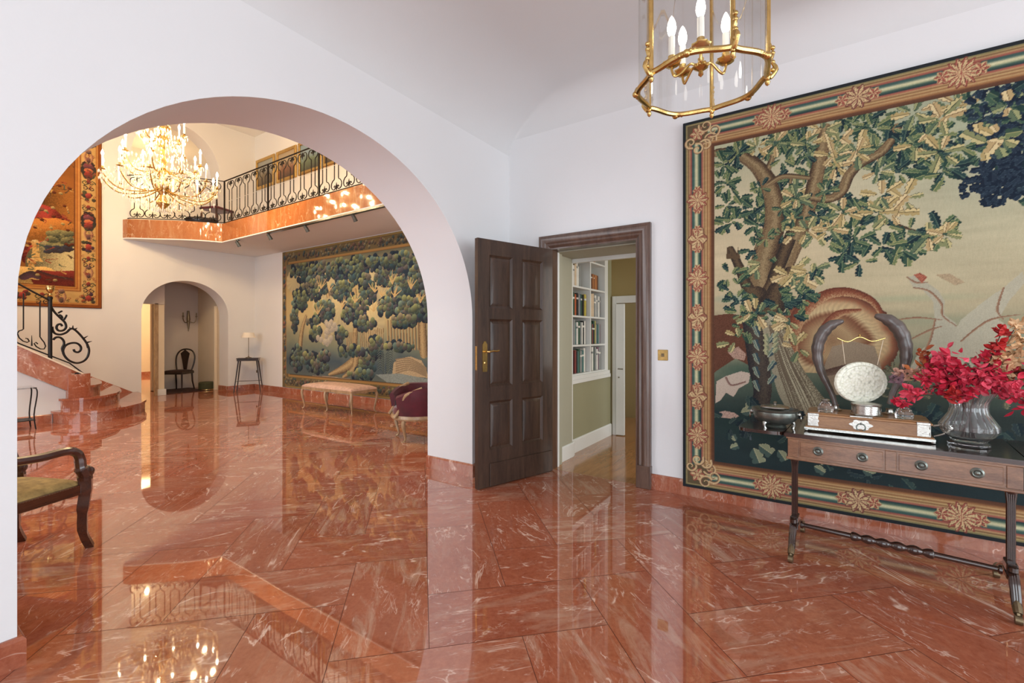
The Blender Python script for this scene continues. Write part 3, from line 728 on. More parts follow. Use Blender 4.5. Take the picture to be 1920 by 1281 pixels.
for k, (ya, yb) in enumerate([(10.98, 10.18), (10.10, 9.31), (9.23, 8.43), (8.36, 7.05), (6.9, 5.9)]):
    w = ya-yb; p = thing('framed_painting', 'gilt-framed landscape painting on gallery wall, %s' % names[k], 'painting', (X2-.001, (ya+yb)/2, 4.70), 0, None)
    h = .70; B = MB(); f = .07
    B.box(-.045, -.005, -w/2, -w/2+f, 0, h, bev=.01); B.box(-.045, -.005, w/2-f, w/2, 0, h, bev=.01); B.box(-.045, -.005, -w/2+f, w/2-f, 0, f, bev=.01); B.box(-.045, -.005, -w/2+f, w/2-f, h-f, h, bev=.01)
    B.build('frame', M['brass'], p)
    B = MB(); B.box(-.02, -.004, -w/2+f-.002, w/2-f+.002, f-.002, h-f+.002); B.build('canvas', pm[k % 3], p)

# ------------------------------------------------------------------ staircase
st = thing('staircase', 'red marble staircase rising left along the wall with flared bottom steps', 'staircase', (0, 0, 0))
RI = .170
fronts = [[(1.80, 9.42), (1.80, 9.22), (1.88, 9.02), (2.03, 8.90), (2.25, 8.86), (2.52, 8.96), (2.78, 9.22), (2.98, 9.60), (3.14, 10.10), (3.24, 10.55), (3.31, YH-.005)],
          [(1.86, 9.44), (1.90, 9.30), (2.02, 9.21), (2.18, 9.20), (2.36, 9.30), (2.57, 9.56), (2.74, 9.96), (2.84, 10.40), (2.93, YH-.005)],
          [(2.10, 9.34), (2.25, 9.36), (2.38, 9.56), (2.48, 9.95), (2.55, 10.4), (2.62, YH-.005)]]
for k in range(3, 14):
    xn = 2.02-.2585*(k-3); fronts.append([(xn, 9.425), (xn+.12*max(0, 1-(k-3)*.2), 10.2), (xn+.30*max(0, 1-(k-3)*.2), YH-.005)])
def offs(pl, d):
    out = []
    for i, p in enumerate(pl):
        a = pl[max(i-1, 0)]; b = pl[min(i+1, len(pl)-1)]; dx, dy = b[0]-a[0], b[1]-a[1]; l = hypot(dx, dy); out.append((p[0]+dy/l*d, p[1]-dx/l*d))
    out[-1] = (out[-1][0], min(out[-1][1], YH-.004)); return out
for k in range(len(fronts)):
    fr = fronts[k]; nxt = fronts[k+1] if k+1 < len(fronts) else [(x-.26, y) for x, y in fr]
    back = [(nxt[0][0]-.05, max(nxt[0][1], fr[0][1]))]+[(x-.06, y) for x, y in nxt[1:]]
    body = fr+[(nxt[-1][0]-.06, YH-.005), (min(nxt[0][0], fr[0][0])-.02, 9.42 if k < 2 else 9.425)]
    z0 = k*RI
    B = MB(); B.prism(body, z0+.0005, z0+RI-.034); 
    tr = offs(fr, .022)+[(nxt[-1][0]-.06, YH-.005), (min(nxt[0][0], fr[0][0])-.02, 9.44 if k < 2 else 9.425)]
    B.prism(tr, z0+RI-.034, z0+RI); B.build('step', M['marble'], st)
# stringer (outer string), newel block, capping and the skirting on the wall
xs0, zs0 = 1.957, .80
def ztop(x): return zs0+.659*(xs0-x)
B = MB(); B.prism_y([(xs0+.02, ztop(xs0)-.37), (xs0+.02, ztop(xs0+.02)), (-1.55, ztop(-1.55)), (-1.55, ztop(-1.55)-.40)], 9.25, 9.318); B.build('stringer', M['marble'], st)
B = MB(); B.prism_y([(2.12, ztop(2.12)-.012), (2.12, ztop(2.12)+.012), (-1.55, ztop(-1.55)+.030), (-1.55, ztop(-1.55)+.001)], 9.235, 9.335); B.build('string_cap', M['cream_paint'], st)
B = MB(); B.prism([(1.94, 9.225), (2.12, 9.225), (2.20, 9.28), (2.22, 9.36), (2.16, 9.42), (1.94, 9.42)], 2*RI+.0005, .70); B.build('newel_block', M['marble'], st)
B = MB(); B.prism_y([(3.33, .02), (3.33, .125), (-1.5, 2.90), (-1.5, 2.5)], YH-.022, YH-.002); B.build('wall_skirting', M['marble'], st)
wu = MB(); wu.prism_y([(1.957, 0), (1.957, .44), (-1.55, ztop(-1.55)-.38), (-1.55, 0)], 9.36, 9.42); wu.build('under_stair_wall', M['hall_wall'], st)
base('baseboard_under_stair', [(-1.5, 9.36), (1.79, 9.36)], side=-1, h=.125)
# iron stair railing in the plane of the string
sr = thing('stair_railing', 'black wrought-iron stair railing with scrolled end and gilt urn finial', 'railing', (0, 0, 0))
YR = 9.285
def q2(x, y, yy=YR):
    X, z = onY(x/4.0, 480+y/4.0, yy); return (X, yy, z)
def smooth(pts, n=5):
    P = [Vector(p) for p in pts]; out = []
    for i in range(len(P)-1):
        a, b, c, d = P[max(i-1, 0)], P[i], P[i+1], P[min(i+2, len(P)-1)]
        for k in range(n):
            t = k/n; out.append(.5*((2*b)+(c-a)*t+(2*a-5*b+4*c-d)*t*t+(3*b-a-3*c+d)*t**3))
    out.append(P[-1]); return out
B = MB(); B.tube([q2(376, 780), q2(376, 325)], .024, 10)
a = Vector(q2(376, 325)); B.lathe([(.03, 0), (.03, .03), (.02, .04)], 12, tuple(a)); B.build('newel_post', M['iron'], sr)
B = MB(); B.lathe([(.022, .04), (.028, .05), (.012, .065), (.012, .085), (.04, .12), (.05, .16), (.046, .175), (.056, .182), (.056, .19), (.03, .195), (.0001, .2)], 16, tuple(a)); B.build('urn_finial', M['brass'], sr)
for nm, pts, r in [('scroll', [(385, 385), (412, 425), (455, 468), (487, 500), (495, 535), (475, 558), (440, 560), (424, 540), (432, 518), (455, 512), (466, 528)], [.014]*1),
                   ('scroll', [(392, 530), (396, 560), (415, 583), (455, 590), (497, 575), (525, 550), (550, 548), (585, 575), (625, 620), (655, 665), (668, 710), (655, 760), (622, 792), (572, 803), (520, 785), (485, 750), (473, 712), (490, 675), (530, 655), (575, 655), (604, 678), (605, 706), (585, 722), (560, 716), (553, 700)], None),
                   ('scroll', [(398, 630), (420, 612), (450, 612), (474, 632), (480, 660), (466, 695), (478, 735)], None)]:
    B = MB(); B.tube(smooth([q2(*p) for p in pts]), .015, 7); 
    if len(pts) == 11:
        for (c, d) in (((470, 470), (440, 440)), ((480, 480), (500, 440)), ((435, 430), (470, 415))): B.tube(smooth([q2(*c), q2((c[0]+d[0])/2+6, (c[1]+d[1])/2-6), q2(*d)], 3), [.012]*6+[.003], 6)
    if len(pts) > 20:
        for (c, d) in (((650, 650), (690, 640)), ((625, 620), (660, 600)), ((660, 690), (640, 640)), ((545, 548), (548, 520)), ((535, 552), (520, 535)), ((560, 552), (580, 540))): B.tube([q2(*c), q2(*d)], [.014, .003], 6)
    B.build(nm, M['iron'], sr)
B = MB(); B.tube([q2(640, 893), q2(520, 803), q2(360, 742), q2(150, 660)]+[(onY(37, 643, YR)[0]-k*.4, YR, ztop(onY(37, 643, YR)[0]-k*.4)+.06) for k in range(1, 6)], .009, 6); B.build('bottom_rail', M['iron'], sr)
B = MB(); B.sphere(q2(600, 885), .03, 10, 6); B.tube([q2(600, 885), q2(560, 880)], [.02, .008], 6); B.build('bottom_leaf', M['iron'], sr)
hr = [q2(378, 345), q2(350, 322), q2(250, 270), q2(150, 215)]
dx = (hr[3][0]-hr[1][0]); dz = hr[3][2]-hr[1][2]
B = MB(); B.tube(hr+[(hr[3][0]-k*.4, YR, hr[3][2]+k*.4*.659) for k in range(1, 6)], .022, 8, flat=.6); B.build('handrail', M['iron'], sr)
for k in range(7):
    X0 = onY(59.5, 600, YR)[0]-k*.31
    B = MB()
    def pl_(u, z): return (X0+u, YR, ztop(X0+u)+.03+z*1.0)
    for s in (1, -1):
        low = [(s*u, z) for u, z in [(.082, .60), (.082, .235), (.098, .21), (.125, .18), (.140, .135), (.125, .085), (.085, .062), (.045, .070), (.024, .10), (.040, .128), (.062, .118)]]
        B.tube([pl_(u, z) for u, z in low], .008, 5); B.tube([pl_(low[0][0], .60), pl_(low[0][0], .74)], .008, 5)
    B.tube([pl_(0, .05), pl_(0, .2)], [.010, .003], 5); B.build('baluster', M['iron'], sr)

# ------------------------------------------------------------------ crystal chandelier
ch = thing('crystal_chandelier', 'large lit crystal chandelier with candle bulbs hanging in the stair hall', 'chandelier', (2.70, 8.01, -.17))
B = MB(); B.lathe([(.0001, 3.30), (.05, 3.33), (.09, 3.40), (.05, 3.46), (.03, 3.52), (.07, 3.58), (.10, 3.66), (.05, 3.74), (.03, 3.95), (.06, 4.02), (.03, 4.1), (.025, 4.45), (.055, 4.5), (.025, 4.56), (.02, 4.9), (.0001, 4.95)], 16)
B.build('column', M['brass'], ch)
B = MB(); B.tube([(0, 0, 4.93), (0, 0, HH+.15)], .012, 6); B.lathe([(.09, HH+.13), (.07, HH+.15), (.02, HH+.169)], 14); B.build('chain', M['brass'], ch)
rc = random.Random(11); drops = MB()
def octa(B, c, r, h):
    x, y, z = c; B.add([(x+r, y, z), (x, y+r, z), (x-r, y, z), (x, y-r, z), (x, y, z+h*.5), (x, y, z-h)], [(0, 1, 4), (1, 2, 4), (2, 3, 4), (3, 0, 4), (1, 0, 5), (2, 1, 5), (3, 2, 5), (0, 3, 5)])
def arm_mesh(R, z0, zc):
    B = MB(); B.tube(smooth([(.03, 0, z0), (R*.35, 0, z0-.10), (R*.75, 0, z0-.12), (R*.98, 0, zc-.06), (R, 0, zc)], 4), .0085, 6)
    B.lathe([(.008, 0), (.042, .012), (.036, .016), (.012, .02), (.015, .05), (.013, .05)], 10, (R, 0, zc)); return B
tiers = [(12, .68, 3.62, 3.70, 0), (8, .47, 3.92, 4.00, .2), (6, .27, 4.42, 4.42, .4)]
for (n, R, z0, zc, ph) in tiers:
    am = arm_mesh(R, z0, zc).build('arm', M['brass'], ch); am.rotation_euler = (0, 0, ph)
    B = MB(); B.tube([(R, 0, zc+.05), (R, 0, zc+.19)], .0115, 8); cd = B.build('candle', M['candle'], ch); cd.rotation_euler = (0, 0, ph)
    B = MB(); B.lathe([(.006, .19), (.013, .205), (.016, .225), (.010, .25), (.0001, .275)], 8, (R, 0, zc)); bl = B.build('bulb', M['bulb_warm'], ch); bl.rotation_euler = (0, 0, ph)
    for k in range(1, n):
        for src in (am, cd, bl):
            o = src.copy(); COL.objects.link(o); o.parent = ch; o.rotation_euler = (0, 0, ph+2*pi*k/n)
    for k in range(n*6):
        a = ph+2*pi*k/(n*6); 
        octa(drops, (R*cos(a), R*sin(a), zc-.03-rc.uniform(0, .05)), .012, .045)
        octa(drops, (R*.8*cos(a), R*.8*sin(a), zc-.12-rc.uniform(0, .06)), .013, .05)
    for k in range(n):
        a = ph+2*pi*k/n
        for j in range(7):
            b = 2*pi*j/7; octa(drops, (R*cos(a)+.045*cos(b), R*sin(a)+.045*sin(b), zc-.02), .009, .035)
for k in range(16):                       # swags from the crown down to the lower ring, and the basket below
    a = 2*pi*k/16
    for j in range(16):
        t = j/15; r = .09+.58*t**1.7; z = 4.55-.85*t-.12*sin(pi*t); octa(drops, (r*cos(a), r*sin(a), z), .011, .028)
    for j in range(11):
        t = j/10; r = .62-.56*t; z = 3.62-.26*math.sin(t*pi/2)-.06*t; octa(drops, (r*cos(a+.1), r*sin(a+.1), z), .013, .04)
for k in range(120): a = rc.uniform(0, 2*pi); r = rc.uniform(.1, .66); octa(drops, (r*cos(a), r*sin(a), rc.uniform(3.42, 3.72)+(0 if r > .4 else .2)), .012, .05)
cr = drops.build('crystal_drops', M['drops'], ch, sharp=None); cr['kind'] = 'stuff'

# ------------------------------------------------------------------ hall furniture
def cabriole(B, x, y, zt, dx, dy, r0=.028, n=8, k=1.0):
    pts = [(x, y, zt), (x+dx*.030*k, y+dy*.030*k, zt*.80), (x+dx*.012*k, y+dy*.012*k, zt*.5), (x-dx*.012*k, y-dy*.012*k, zt*.22), (x-dx*.005*k, y-dy*.005*k, zt*.08), (x+dx*.022*k, y+dy*.022*k, .012)]
    B.tube(smooth(pts, 3), [r0*(1-.0)]*3+[r0*.95]*3+[r0*.7]*3+[r0*.5]*3+[r0*.5]*3+[r0*.75], n); return B
bn = thing('bench', 'long low bench with rose upholstery and gilded cabriole legs under forest tapestry', 'bench', (4.79, 6.76, 0), radians(90))
L2, D2 = .69, .26
for (x, y, dx, dy) in [(-L2+.03, D2-.03, -1, 1), (0, D2-.03, 0, 1), (L2-.03, D2-.03, 1, 1), (-L2+.03, -D2+.03, -1, -1), (0, -D2+.03, 0, -1), (L2-.03, -D2+.03, 1, -1)]:
    B = MB(); l = hypot(dx, dy) or 1; cabriole(B, x, y, .37, dx/l, dy/l, .024); B.build('leg', M['gilt_wood'], bn)
def rail_wave(L, D, z0, z1, amp=.018):
    B = MB()
    for (a, b, ax) in (((-L, -D), (L, -D), 0), ((-L, D), (L, D), 0), ((-L, -D), (-L, D), 1), ((L, -D), (L, D), 1)):
        n = 16; vs = []
        for i in range(n+1):
            t = i/n; x = a[0]+(b[0]-a[0])*t; y = a[1]+(b[1]-a[1])*t; zz = z0+amp*abs(sin(2*pi*t*(2 if ax == 0 else 1)))*.9
            o = .014
            for (s, z) in ((-o, zz), (o, zz), (o, z1), (-o, z1)): vs.append((x, y+s, z) if ax == 0 else (x+s, y, z))
        B.add(vs, [(i*4+j, i*4+(j+1) % 4, (i+1)*4+(j+1) % 4, (i+1)*4+j) for i in range(n) for j in range(4)]+[(0, 1, 2, 3), (n*4+3, n*4+2, n*4+1, n*4)])
    return B
rail_wave(L2-.015, D2-.015, .335, .395).build('apron', M['gilt_wood'], bn)
def cushion(B, L, D, z0, z1, dome=.02, n=14, m=8):
    vs = []; N = n+1
    for i in range(n+1):
        for j in range(m+1):
            u = -1+2*i/n; w = -1+2*j/m; e = (1-u**6)*(1-w**6); vs.append((L*u*(1-.015*(1-e)), D*w*(1-.02*(1-e)), z1-(z1-z0)*.55*(1-max(e, 0)**.35)+dome*(1-u*u)*(1-w*w)))
    k = len(vs); vs += [(-L, -D, z0), (L, -D, z0), (L, D, z0), (-L, D, z0)]
    fs = [(i*(m+1)+j, (i+1)*(m+1)+j, (i+1)*(m+1)+j+1, i*(m+1)+j+1) for i in range(n) for j in range(m)]
    fs += [(k, k+3, k+2, k+1)]
    fs += [tuple([k]+[k+1])+tuple(i*(m+1) for i in range(n, -1, -1)), tuple([k+2, k+3])+tuple(i*(m+1)+m for i in range(n+1))]
    fs += [tuple([k+3, k])+tuple(j for j in range(m+1)), tuple([k+1, k+2])+tuple(n*(m+1)+j for j in range(m, -1, -1))]
    return B.add(vs, fs)
B = MB(); cushion(B, L2-.005, D2-.005, .385, .45, .015, 24, 12); B.build('cushion', M['pink_fabric'], bn, sharp=60)

# burgundy tub armchair, partly behind the arch pier
bg_ = thing('velvet_armchair', 'burgundy velvet tub armchair with gilded frame half hidden by the arch', 'armchair', (4.10, 4.14, 0), radians(150))
def arc_pts(rx, ry, a0, a1, n, cx=0, cy=0): return [(cx+rx*cos(a0+(a1-a0)*i/n), cy+ry*sin(a0+(a1-a0)*i/n)) for i in range(n+1)]
seatp = arc_pts(.33, .33, 0, 2*pi, 28)[:-1]
B = MB(); B.lathe([(.34, .265), (.352, .285), (.345, .32), (.33, .325), (.0001, .325)], 32); B.build('seat_rail', M['gilt_wood'], bg_)
B = MB(); B.lathe([(.325, .32), (.33, .36), (.31, .40), (.22, .425), (.0001, .43)], 32); B.build('seat', M['velvet'], bg_)
B = MB(); ap = arc_pts(.335, .335, radians(28), radians(332), 30); vs = []
for i, (x, y) in enumerate(ap):
    t = abs(i/30*2-1); h = .66 if t < .62 else .66-.10*((t-.62)/.38)**1.5
    r_ = .335
    for (rr, z) in ((1.02, .32), (1.12, .5), (1.15, h-.03), (1.10, h), (1.0, h-.01), (.93, h-.05), (.92, .5), (.95, .36)): vs.append((x*rr, y*rr, z))
B.add(vs, [(i*8+j, i*8+(j+1) % 8, (i+1)*8+(j+1) % 8, (i+1)*8+j) for i in range(30) for j in range(8)]+[tuple(range(8)), tuple(30*8+j for j in range(8))]); B.build('backrest', M['velvet'], bg_)
for s in (1, -1):
    B = MB(); x0, y0 = .335*cos(radians(28)), s*.335*sin(radians(28))
    B.tube(smooth([(x0+.05, y0, .30), (x0+.0, y0*1.05, .37), (x0-.03, y0*1.35, .46), (x0-.05, y0*1.75, .56), (x0-.10, y0*1.95, .60), (x0-.24, y0*2.15, .655)], 4), .021, 8); B.build('arm', M['gilt_wood'], bg_)
for a in (40, 140, 220, 320):
    B = MB(); ca, sa = cos(radians(a)), sin(radians(a)); cabriole(B, .30*ca, .30*sa, .28, ca, sa, .026); B.build('leg', M['gilt_wood'], bg_)

# tall stand with lamp in the far corner
ls = thing('plant_stand', 'tall dark wooden stand with splayed legs carrying a small lamp', 'table', (5.25, 10.72, 0), radians(-34))
B = MB(); B.box(-.21, .21, -.16, .16, .70, .745, bev=.004); B.box(-.22, .22, -.17, .17, .745, .765, bev=.005); B.build('top', M['black_wood'], ls)
for sx in (-1, 1):
    for sy in (-1, 1):
        B = MB(); B.tube([(sx*.18, sy*.13, .70), (sx*.26, sy*.19, 0)], [.016, .010], 6); B.build('leg', M['black_wood'], ls)
B = MB(); B.tube([(-.22, 0, .24), (.22, 0, .24)], .006, 5); B.tube([(-.225, -.165, .24), (-.225, .165, .24)], .006, 5); B.tube([(.225, -.165, .24), (.225, .165, .24)], .006, 5); B.build('stretcher', M['black_wood'], ls)
lp = thing('table_lamp', 'slim table lamp with small cream shade on the dark stand', 'lamp', (5.25, 10.72, .765))
B = MB(); B.lathe([(.06, 0), (.06, .012), (.02, .02), (.008, .04), (.006, .08), (.006, .48), (.010, .49)], 12); B.build('lamp_base', M['old_brass'], lp)
B = MB(); B.lathe([(.145, .46), (.105, .575), (.103, .575), (.142, .462)], 24); B.build('lamp_shade', M['shade'], lp)
so = thing('wall_socket', 'small dark wall socket low on the wall beside the lamp stand', 'socket', (X2-.001, onX(482, 708, X2)[0], .42)); B = MB(); B.box(-.008, 0, -.03, .03, -.03, .03, bev=.003); B.build('plate', M['old_brass'], so)

# small metal side table cut off by the left pier
tb = thing('side_table', 'small side table with thin dark metal legs in front of the stairs', 'table', (1.36, 9.02, 0))
B = MB(); B.box(-.19, .19, -.16, .16, .56, .575, bev=.003); B.build('top', M['crystal'], tb)
for sx in (-1, 1):
    for sy in (-1, 1):
        B = MB(); B.tube(smooth([(sx*.16, sy*.13, .565), (sx*.185, sy*.155, .55), (sx*.19, sy*.16, .46), (sx*.165, sy*.135, .2), (sx*.18, sy*.15, 0)], 3), .008, 6); B.build('leg', M['iron'], tb)
B = MB(); B.box(-.18, .18, -.15, .15, .12, .13, bev=.002); B.build('lower_shelf', M['iron'], tb)

# vestibule: chair, rug, sconce, stool, chest
rg = tag(MB().box(4.02, 4.78, 11.62, 12.60, .0005, .012).build('rug', M['rug']), 'dark patterned rug on the vestibule floor under the chair', 'rug')
vc = thing('side_chair', 'dark wooden side chair with rounded open back in the arched vestibule', 'chair', (4.40, 12.15, .0125), radians(-52))
for sx in (-.2, .2):
    B = MB(); B.tube([(sx, -.2, .40), (sx, -.2, 0)], [.02, .013], 8); B.build('leg', M['black_wood'], vc)
    B = MB(); B.tube([(sx*.9, .19, .42), (sx*.9, .21, .2), (sx, .25, 0)], [.02, .018, .013], 8); B.build('leg', M['black_wood'], vc)
B = MB(); B.box(-.225, .225, -.225, .21, .38, .43, bev=.01); B.build('seat_frame', M['black_wood'], vc)
B = MB(); cushion(B, .215, .205, .43, .465, .012); B.build('seat', M['dark_fabric'], vc, sharp=60)
B = MB(); B.tube(smooth([(-.16, .20, .43), (-.20, .235, .62), (-.20, .26, .78), (-.13, .28, .90), (0, .285, .94), (.13, .28, .90), (.20, .26, .78), (.20, .235, .62), (.16, .20, .43)], 4), .017, 8)
B.build('back_frame', M['black_wood'], vc)
B = MB(); B.prism_y([(-.03, .44), (.03, .44), (.07, .70), (.10, .84), (.0, .93), (-.10, .84), (-.07, .70)], .235, .25); B.build('splat', M['black_wood'], vc)
sc = thing('wall_sconce', 'gilt twin-arm wall sconce on the vestibule rear wall', 'sconce', (4.777, 12.645, 1.62))
B = MB(); B.tube([(0, -.02, .25), (0, -.03, .05), (0, -.02, -.25)], [.02, .04, .006], 8); B.build('backplate', M['old_brass'], sc)
for s in (-1, 1):
    B = MB(); B.tube(smooth([(0, -.05, .0), (s*.09, -.09, -.04), (s*.14, -.11, .04), (s*.14, -.11, .11)], 4), .009, 6); B.lathe([(.01, 0), (.032, .01), (.03, .015), (.012, .02), (.012, .1)], 8, (s*.14, -.11, .1)); B.build('arm', M['old_brass'], sc)
pf = thing('pouffe', 'round dark green pouffe against the right side of the vestibule', 'stool', (4.83, 11.80, 0)); B = MB(); B.lathe([(.15, 0.0), (.155, .02), (.155, .17), (.14, .19), (.0001, .195)], 24); B.build('seat', M['green_fabric'], pf)
B = MB(); B.lathe([(.157, .015), (.157, .03)], 24); B.build('trim_band', M['brass'], pf)
# ------------------------------------------------------------------ armchair in the near left of the hall
ac = thing('open_armchair', 'carved mahogany open armchair with olive needlepoint seat beside the left pier', 'armchair', (.53, 3.81, 0), atan2(-.908, .418))
m0 = M['mahogany']
for s in (1, -1):
    B = MB(); x = s*.25
    B.tube(smooth([(x, .235, .44), (x, .238, .40), (x, .235, .33), (x, .222, .22), (x+s*.0, .225, .10), (x+s*.004, .262, .0)], 4), [.042]*4+[.042]*4+[.038]*4+[.031]*4+[.026]*4+[.025], 4)
    B.build('leg', m0, ac)
    B = MB(); B.tube(smooth([(s*.225, -.24, .42), (s*.225, -.245, .25), (s*.235, -.29, 0)], 3), [.024]*3+[.022]*3+[.018], 4); B.build('leg', m0, ac)
    B = MB()
    B.tube(smooth([(x, .235, .42), (x+s*.002, .228, .465), (x, .212, .50), (x, .205, .555), (x, .185, .595), (x, .13, .615), (x, .0, .612), (x-s*.01, -.15, .625), (x-s*.02, -.27, .65)], 4), [.036]*4+[.037]*4+[.028]*4+[.026]*4+[.025]*4+[.025]*4+[.024]*4+[.022]*4+[.022], 8)
    B.lathe([(.0001, -.036), (.028, -.026), (.036, 0), (.028, .026), (.0001, .036)], 12); k = 5*12
    B.v[-k:] = [(x+p[2]*1.15, .240+p[0], .468+p[1]) for p in B.v[-k:]]
    B.build('arm', m0, ac)
B = MB()
B.box(-.262, -.238, -.22, .205, .338, .398, bev=.004); B.box(.238, .262, -.22, .205, .338, .398, bev=.004); B.box(-.22, .22, .235, .258, .338, .398, bev=.004); B.box(-.2, .2, -.255, -.235, .338, .398, bev=.004)
B.build('seat_rail', m0, ac)
B = MB(); cushion(B, .245, .24, .385, .425, .022, 18, 16); B.build('seat', M['needlepoint'], ac, sharp=60)
B = MB()
for s in (1, -1):
    for i in range(30): B.sphere((s*.258, -.2+.39*i/29, .392), .0045, 6, 4)
for i in range(30): B.sphere((-.2+.4*i/29, .254, .392), .0045, 6, 4)
B.build('brass_studs', M['brass'], ac)
B = MB()
for s in (1, -1): B.tube(smooth([(s*.225, -.245, .40), (s*.232, -.27, .65), (s*.225, -.33, .92)], 4), .02, 6)
B.tube(smooth([(-.225, -.33, .91), (0, -.35, .97), (.225, -.33, .91)], 4), .022, 6); B.tube([(-.22, -.262, .52), (.22, -.262, .52)], .016, 6); B.build('back_frame', m0, ac)
B = MB(); B.add([(-.21, -.262, .53), (.21, -.262, .53), (.205, -.325, .90), (-.205, -.325, .90), (-.21, -.285, .53), (.21, -.285, .53), (.205, -.35, .90), (-.205, -.35, .90)], [(0, 1, 2, 3), (7, 6, 5, 4), (0, 4, 5, 1), (1, 5, 6, 2), (2, 6, 7, 3), (3, 7, 4, 0)]); B.build('back_pad', M['needlepoint'], ac)
# ------------------------------------------------------------------ sofa table with drawers in front of the big tapestry
TR = atan2(-.9955, -.095)
ta = thing('sofa_table', 'long dark walnut sofa table with drawers and drop leaves before the hunting tapestry', 'table', (3.06, .13, 0), TR)
t_ = Vector((-.095, -.9955, 0)); n_ = Vector((.9955, -.095, 0))
def tl(x, y, z=.735): return Vector((3.06, .13, 0))+t_*x+n_*y+Vector((0, 0, z))
TT = .735
def rounded(x0, x1, y0, y1, r, n=5):
    out = []
    for (cx, cy, a0) in ((x1-r, y0+r, -pi/2), (x1-r, y1-r, 0), (x0+r, y1-r, pi/2), (x0+r, y0+r, pi)):
        for i in range(n+1): a = a0+pi/2*i/n; out.append((cx+r*cos(a), cy+r*sin(a)))
    return out
B = MB(); B.prism(rounded(-.018, .93, -.022, .535, .004, 1), TT-.022, TT-.004); B.prism(rounded(-.014, .926, -.018, .531, .004, 1), TT-.004, TT); B.build('tabletop', M['table_dark'], ta)
for (x0, x1, s) in ((-.262, -.020, -1), (.932, 1.18, 1)):
    pl = rounded(x0, x1, -.022, .535, .05); 
    B = MB(); B.prism(pl, TT-.021, TT-.001); B.build('drop_leaf', M['table_dark'], ta)
B = MB(); B.box(0, .914, .0, .50, .590, .7125); B.box(-.008, .922, -.008, .508, .582, .596, bev=.003); B.box(-.008, .922, -.006, .506, .7005, .7125, bev=.002)
for (a, b) in ((0, .052), (.434, .478), (.862, .914)): B.box(a, b, -.0045, 0, .598, .700, bev=.002)
B.build('apron', M['table_wood'], ta)
def ring_pull(B, x, z, y):
    B2 = MB(); B2.lathe([(.025, 0), (.025, .003), (.018, .007), (.011, .004), (.010, .009), (.0045, .012), (.0001, .0125)], 20)
    B.add([(x+p[0], y-p[2], z+p[1]) for p in B2.v], B2.f)
    B2 = MB(); B2.tube([(.0175*cos(a), .0175*sin(a), .011) for a in [2*pi*i/20 for i in range(21)]], 0.0026, 5); B.add([(x+p[0], y-p[2], z+p[1]) for p in B2.v], B2.f)
for (a, b) in ((.056, .430), (.482, .858)):
    B = MB(); B.box(a, b, -.002, .0, .602, .696); B.box(a+.006, b-.006, -.0055, -.002, .608, .690, bev=.002); dr = B.build('drawer', M['table_wood'], ta)
    for f in (.24, .76):
        B = MB(); ring_pull(B, a+(b-a)*f, .649, -.0055); B.build('ring_pull', M['dark_silver'], dr)
for k, x in enumerate((.018, .895)):
    # trestle: reeded upright, scroll block, two sabre legs on castors
    B = MB(); B.lathe([(.020, .545), (.026, .556), (.024, .582)], 16, (x, .13, 0))
    for j in range(5):
        for i in range(2): B.tube([(x-.011+.0055*j, .13+(-.011 if i == 0 else .011), .215), (x-.011+.0055*j, .13+(-.011 if i == 0 else .011), .50), (x-.016+.008*j, .13+(-.013 if i == 0 else .013), .560)], .0042, 6)
    B.box(x-.012, x+.012, .117, .143, .20, .565); B.build('upright', M['table_dark'], ta)
    B = MB(); B.box(x-.020, x+.020, .09, .17, .145, .222, bev=.005); B.box(x-.023, x+.023, .085, .175, .172, .180, bev=.002)
    for s in (-1, 1):
        B.add([(x+p[0]*1, .13+s*.055+p[2]*0+p[1], .205+p[2]) for p in MB().lathe([(.0001, -.018), (.018, -.01), (.018, .01), (.0001, .018)], 10).v], MB().lathe([(.0001, -.018), (.018, -.01), (.018, .01), (.0001, .018)], 10).f)
    B.build('scroll_block', M['table_dark'], ta)
    for s in (-1, 1):
        y0 = .13+s*.03; B = MB()
        if s < 0: pts = [(x, .115, .19), (x, .07, .175), (x, .035, .13), (x, .012, .085), (x, -.008, .062)]
        else: pts = [(x, .145, .19), (x, .22, .175), (x, .32, .13), (x, .40, .085), (x, .46, .062)]
        for j in (-1, 0, 1): B.tube(smooth([(p[0]+j*.008, p[1], p[2]) for p in pts], 4), [.012]*8+[.011]*4+[.010]*5, 8)
        lg = B.build('leg', M['table_dark'], ta)
        e = pts[-1]; B = MB(); B.tube([(e[0], e[1]-s*.03, e[2]+.022), (e[0], e[1], e[2]), (e[0], e[1]+s*.016, e[2]-.016)], [.017, .018, .016], 10)
        B.tube([(e[0]-.012, e[1]+s*.020, .021), (e[0]+.012, e[1]+s*.020, .021)], .0205, 14); B.tube([(e[0], e[1]+s*.012, .05), (e[0], e[1]+s*.018, .03)], .009, 6); B.build('castor', M['old_brass'], lg)
B = MB(); xs = np.linspace(.045, .868, 60); rr = []
for i, x in enumerate(xs):
    u = (x-.4565)/.41; r = .0125+.004*(1-abs(u))
    d = abs(x-.4565)
    if d < .16: r = .0135+.010*abs(sin(d*46))*(1 if d > .02 else .3)+(.006 if d < .03 else 0)
    if abs(u) > .95: r = .022
    rr.append(r)
xs2, r2 = [], []
for i in range(160): x = .048+(.866-.048)*i/159; u = (x-.457)/.41; d = abs(x-.457); r = .0125+.004*(1-abs(u)); r = (.0135+.011*abs(sin(d*50))) if d < .17 else r; r = .021 if abs(u) > .965 else r; xs2.append(x); r2.append(r)
B = MB(); B.tube([(x, .13, .172) for x in xs2], r2, 14); B.build('stretcher', M['table_dark'], ta, sharp=50)

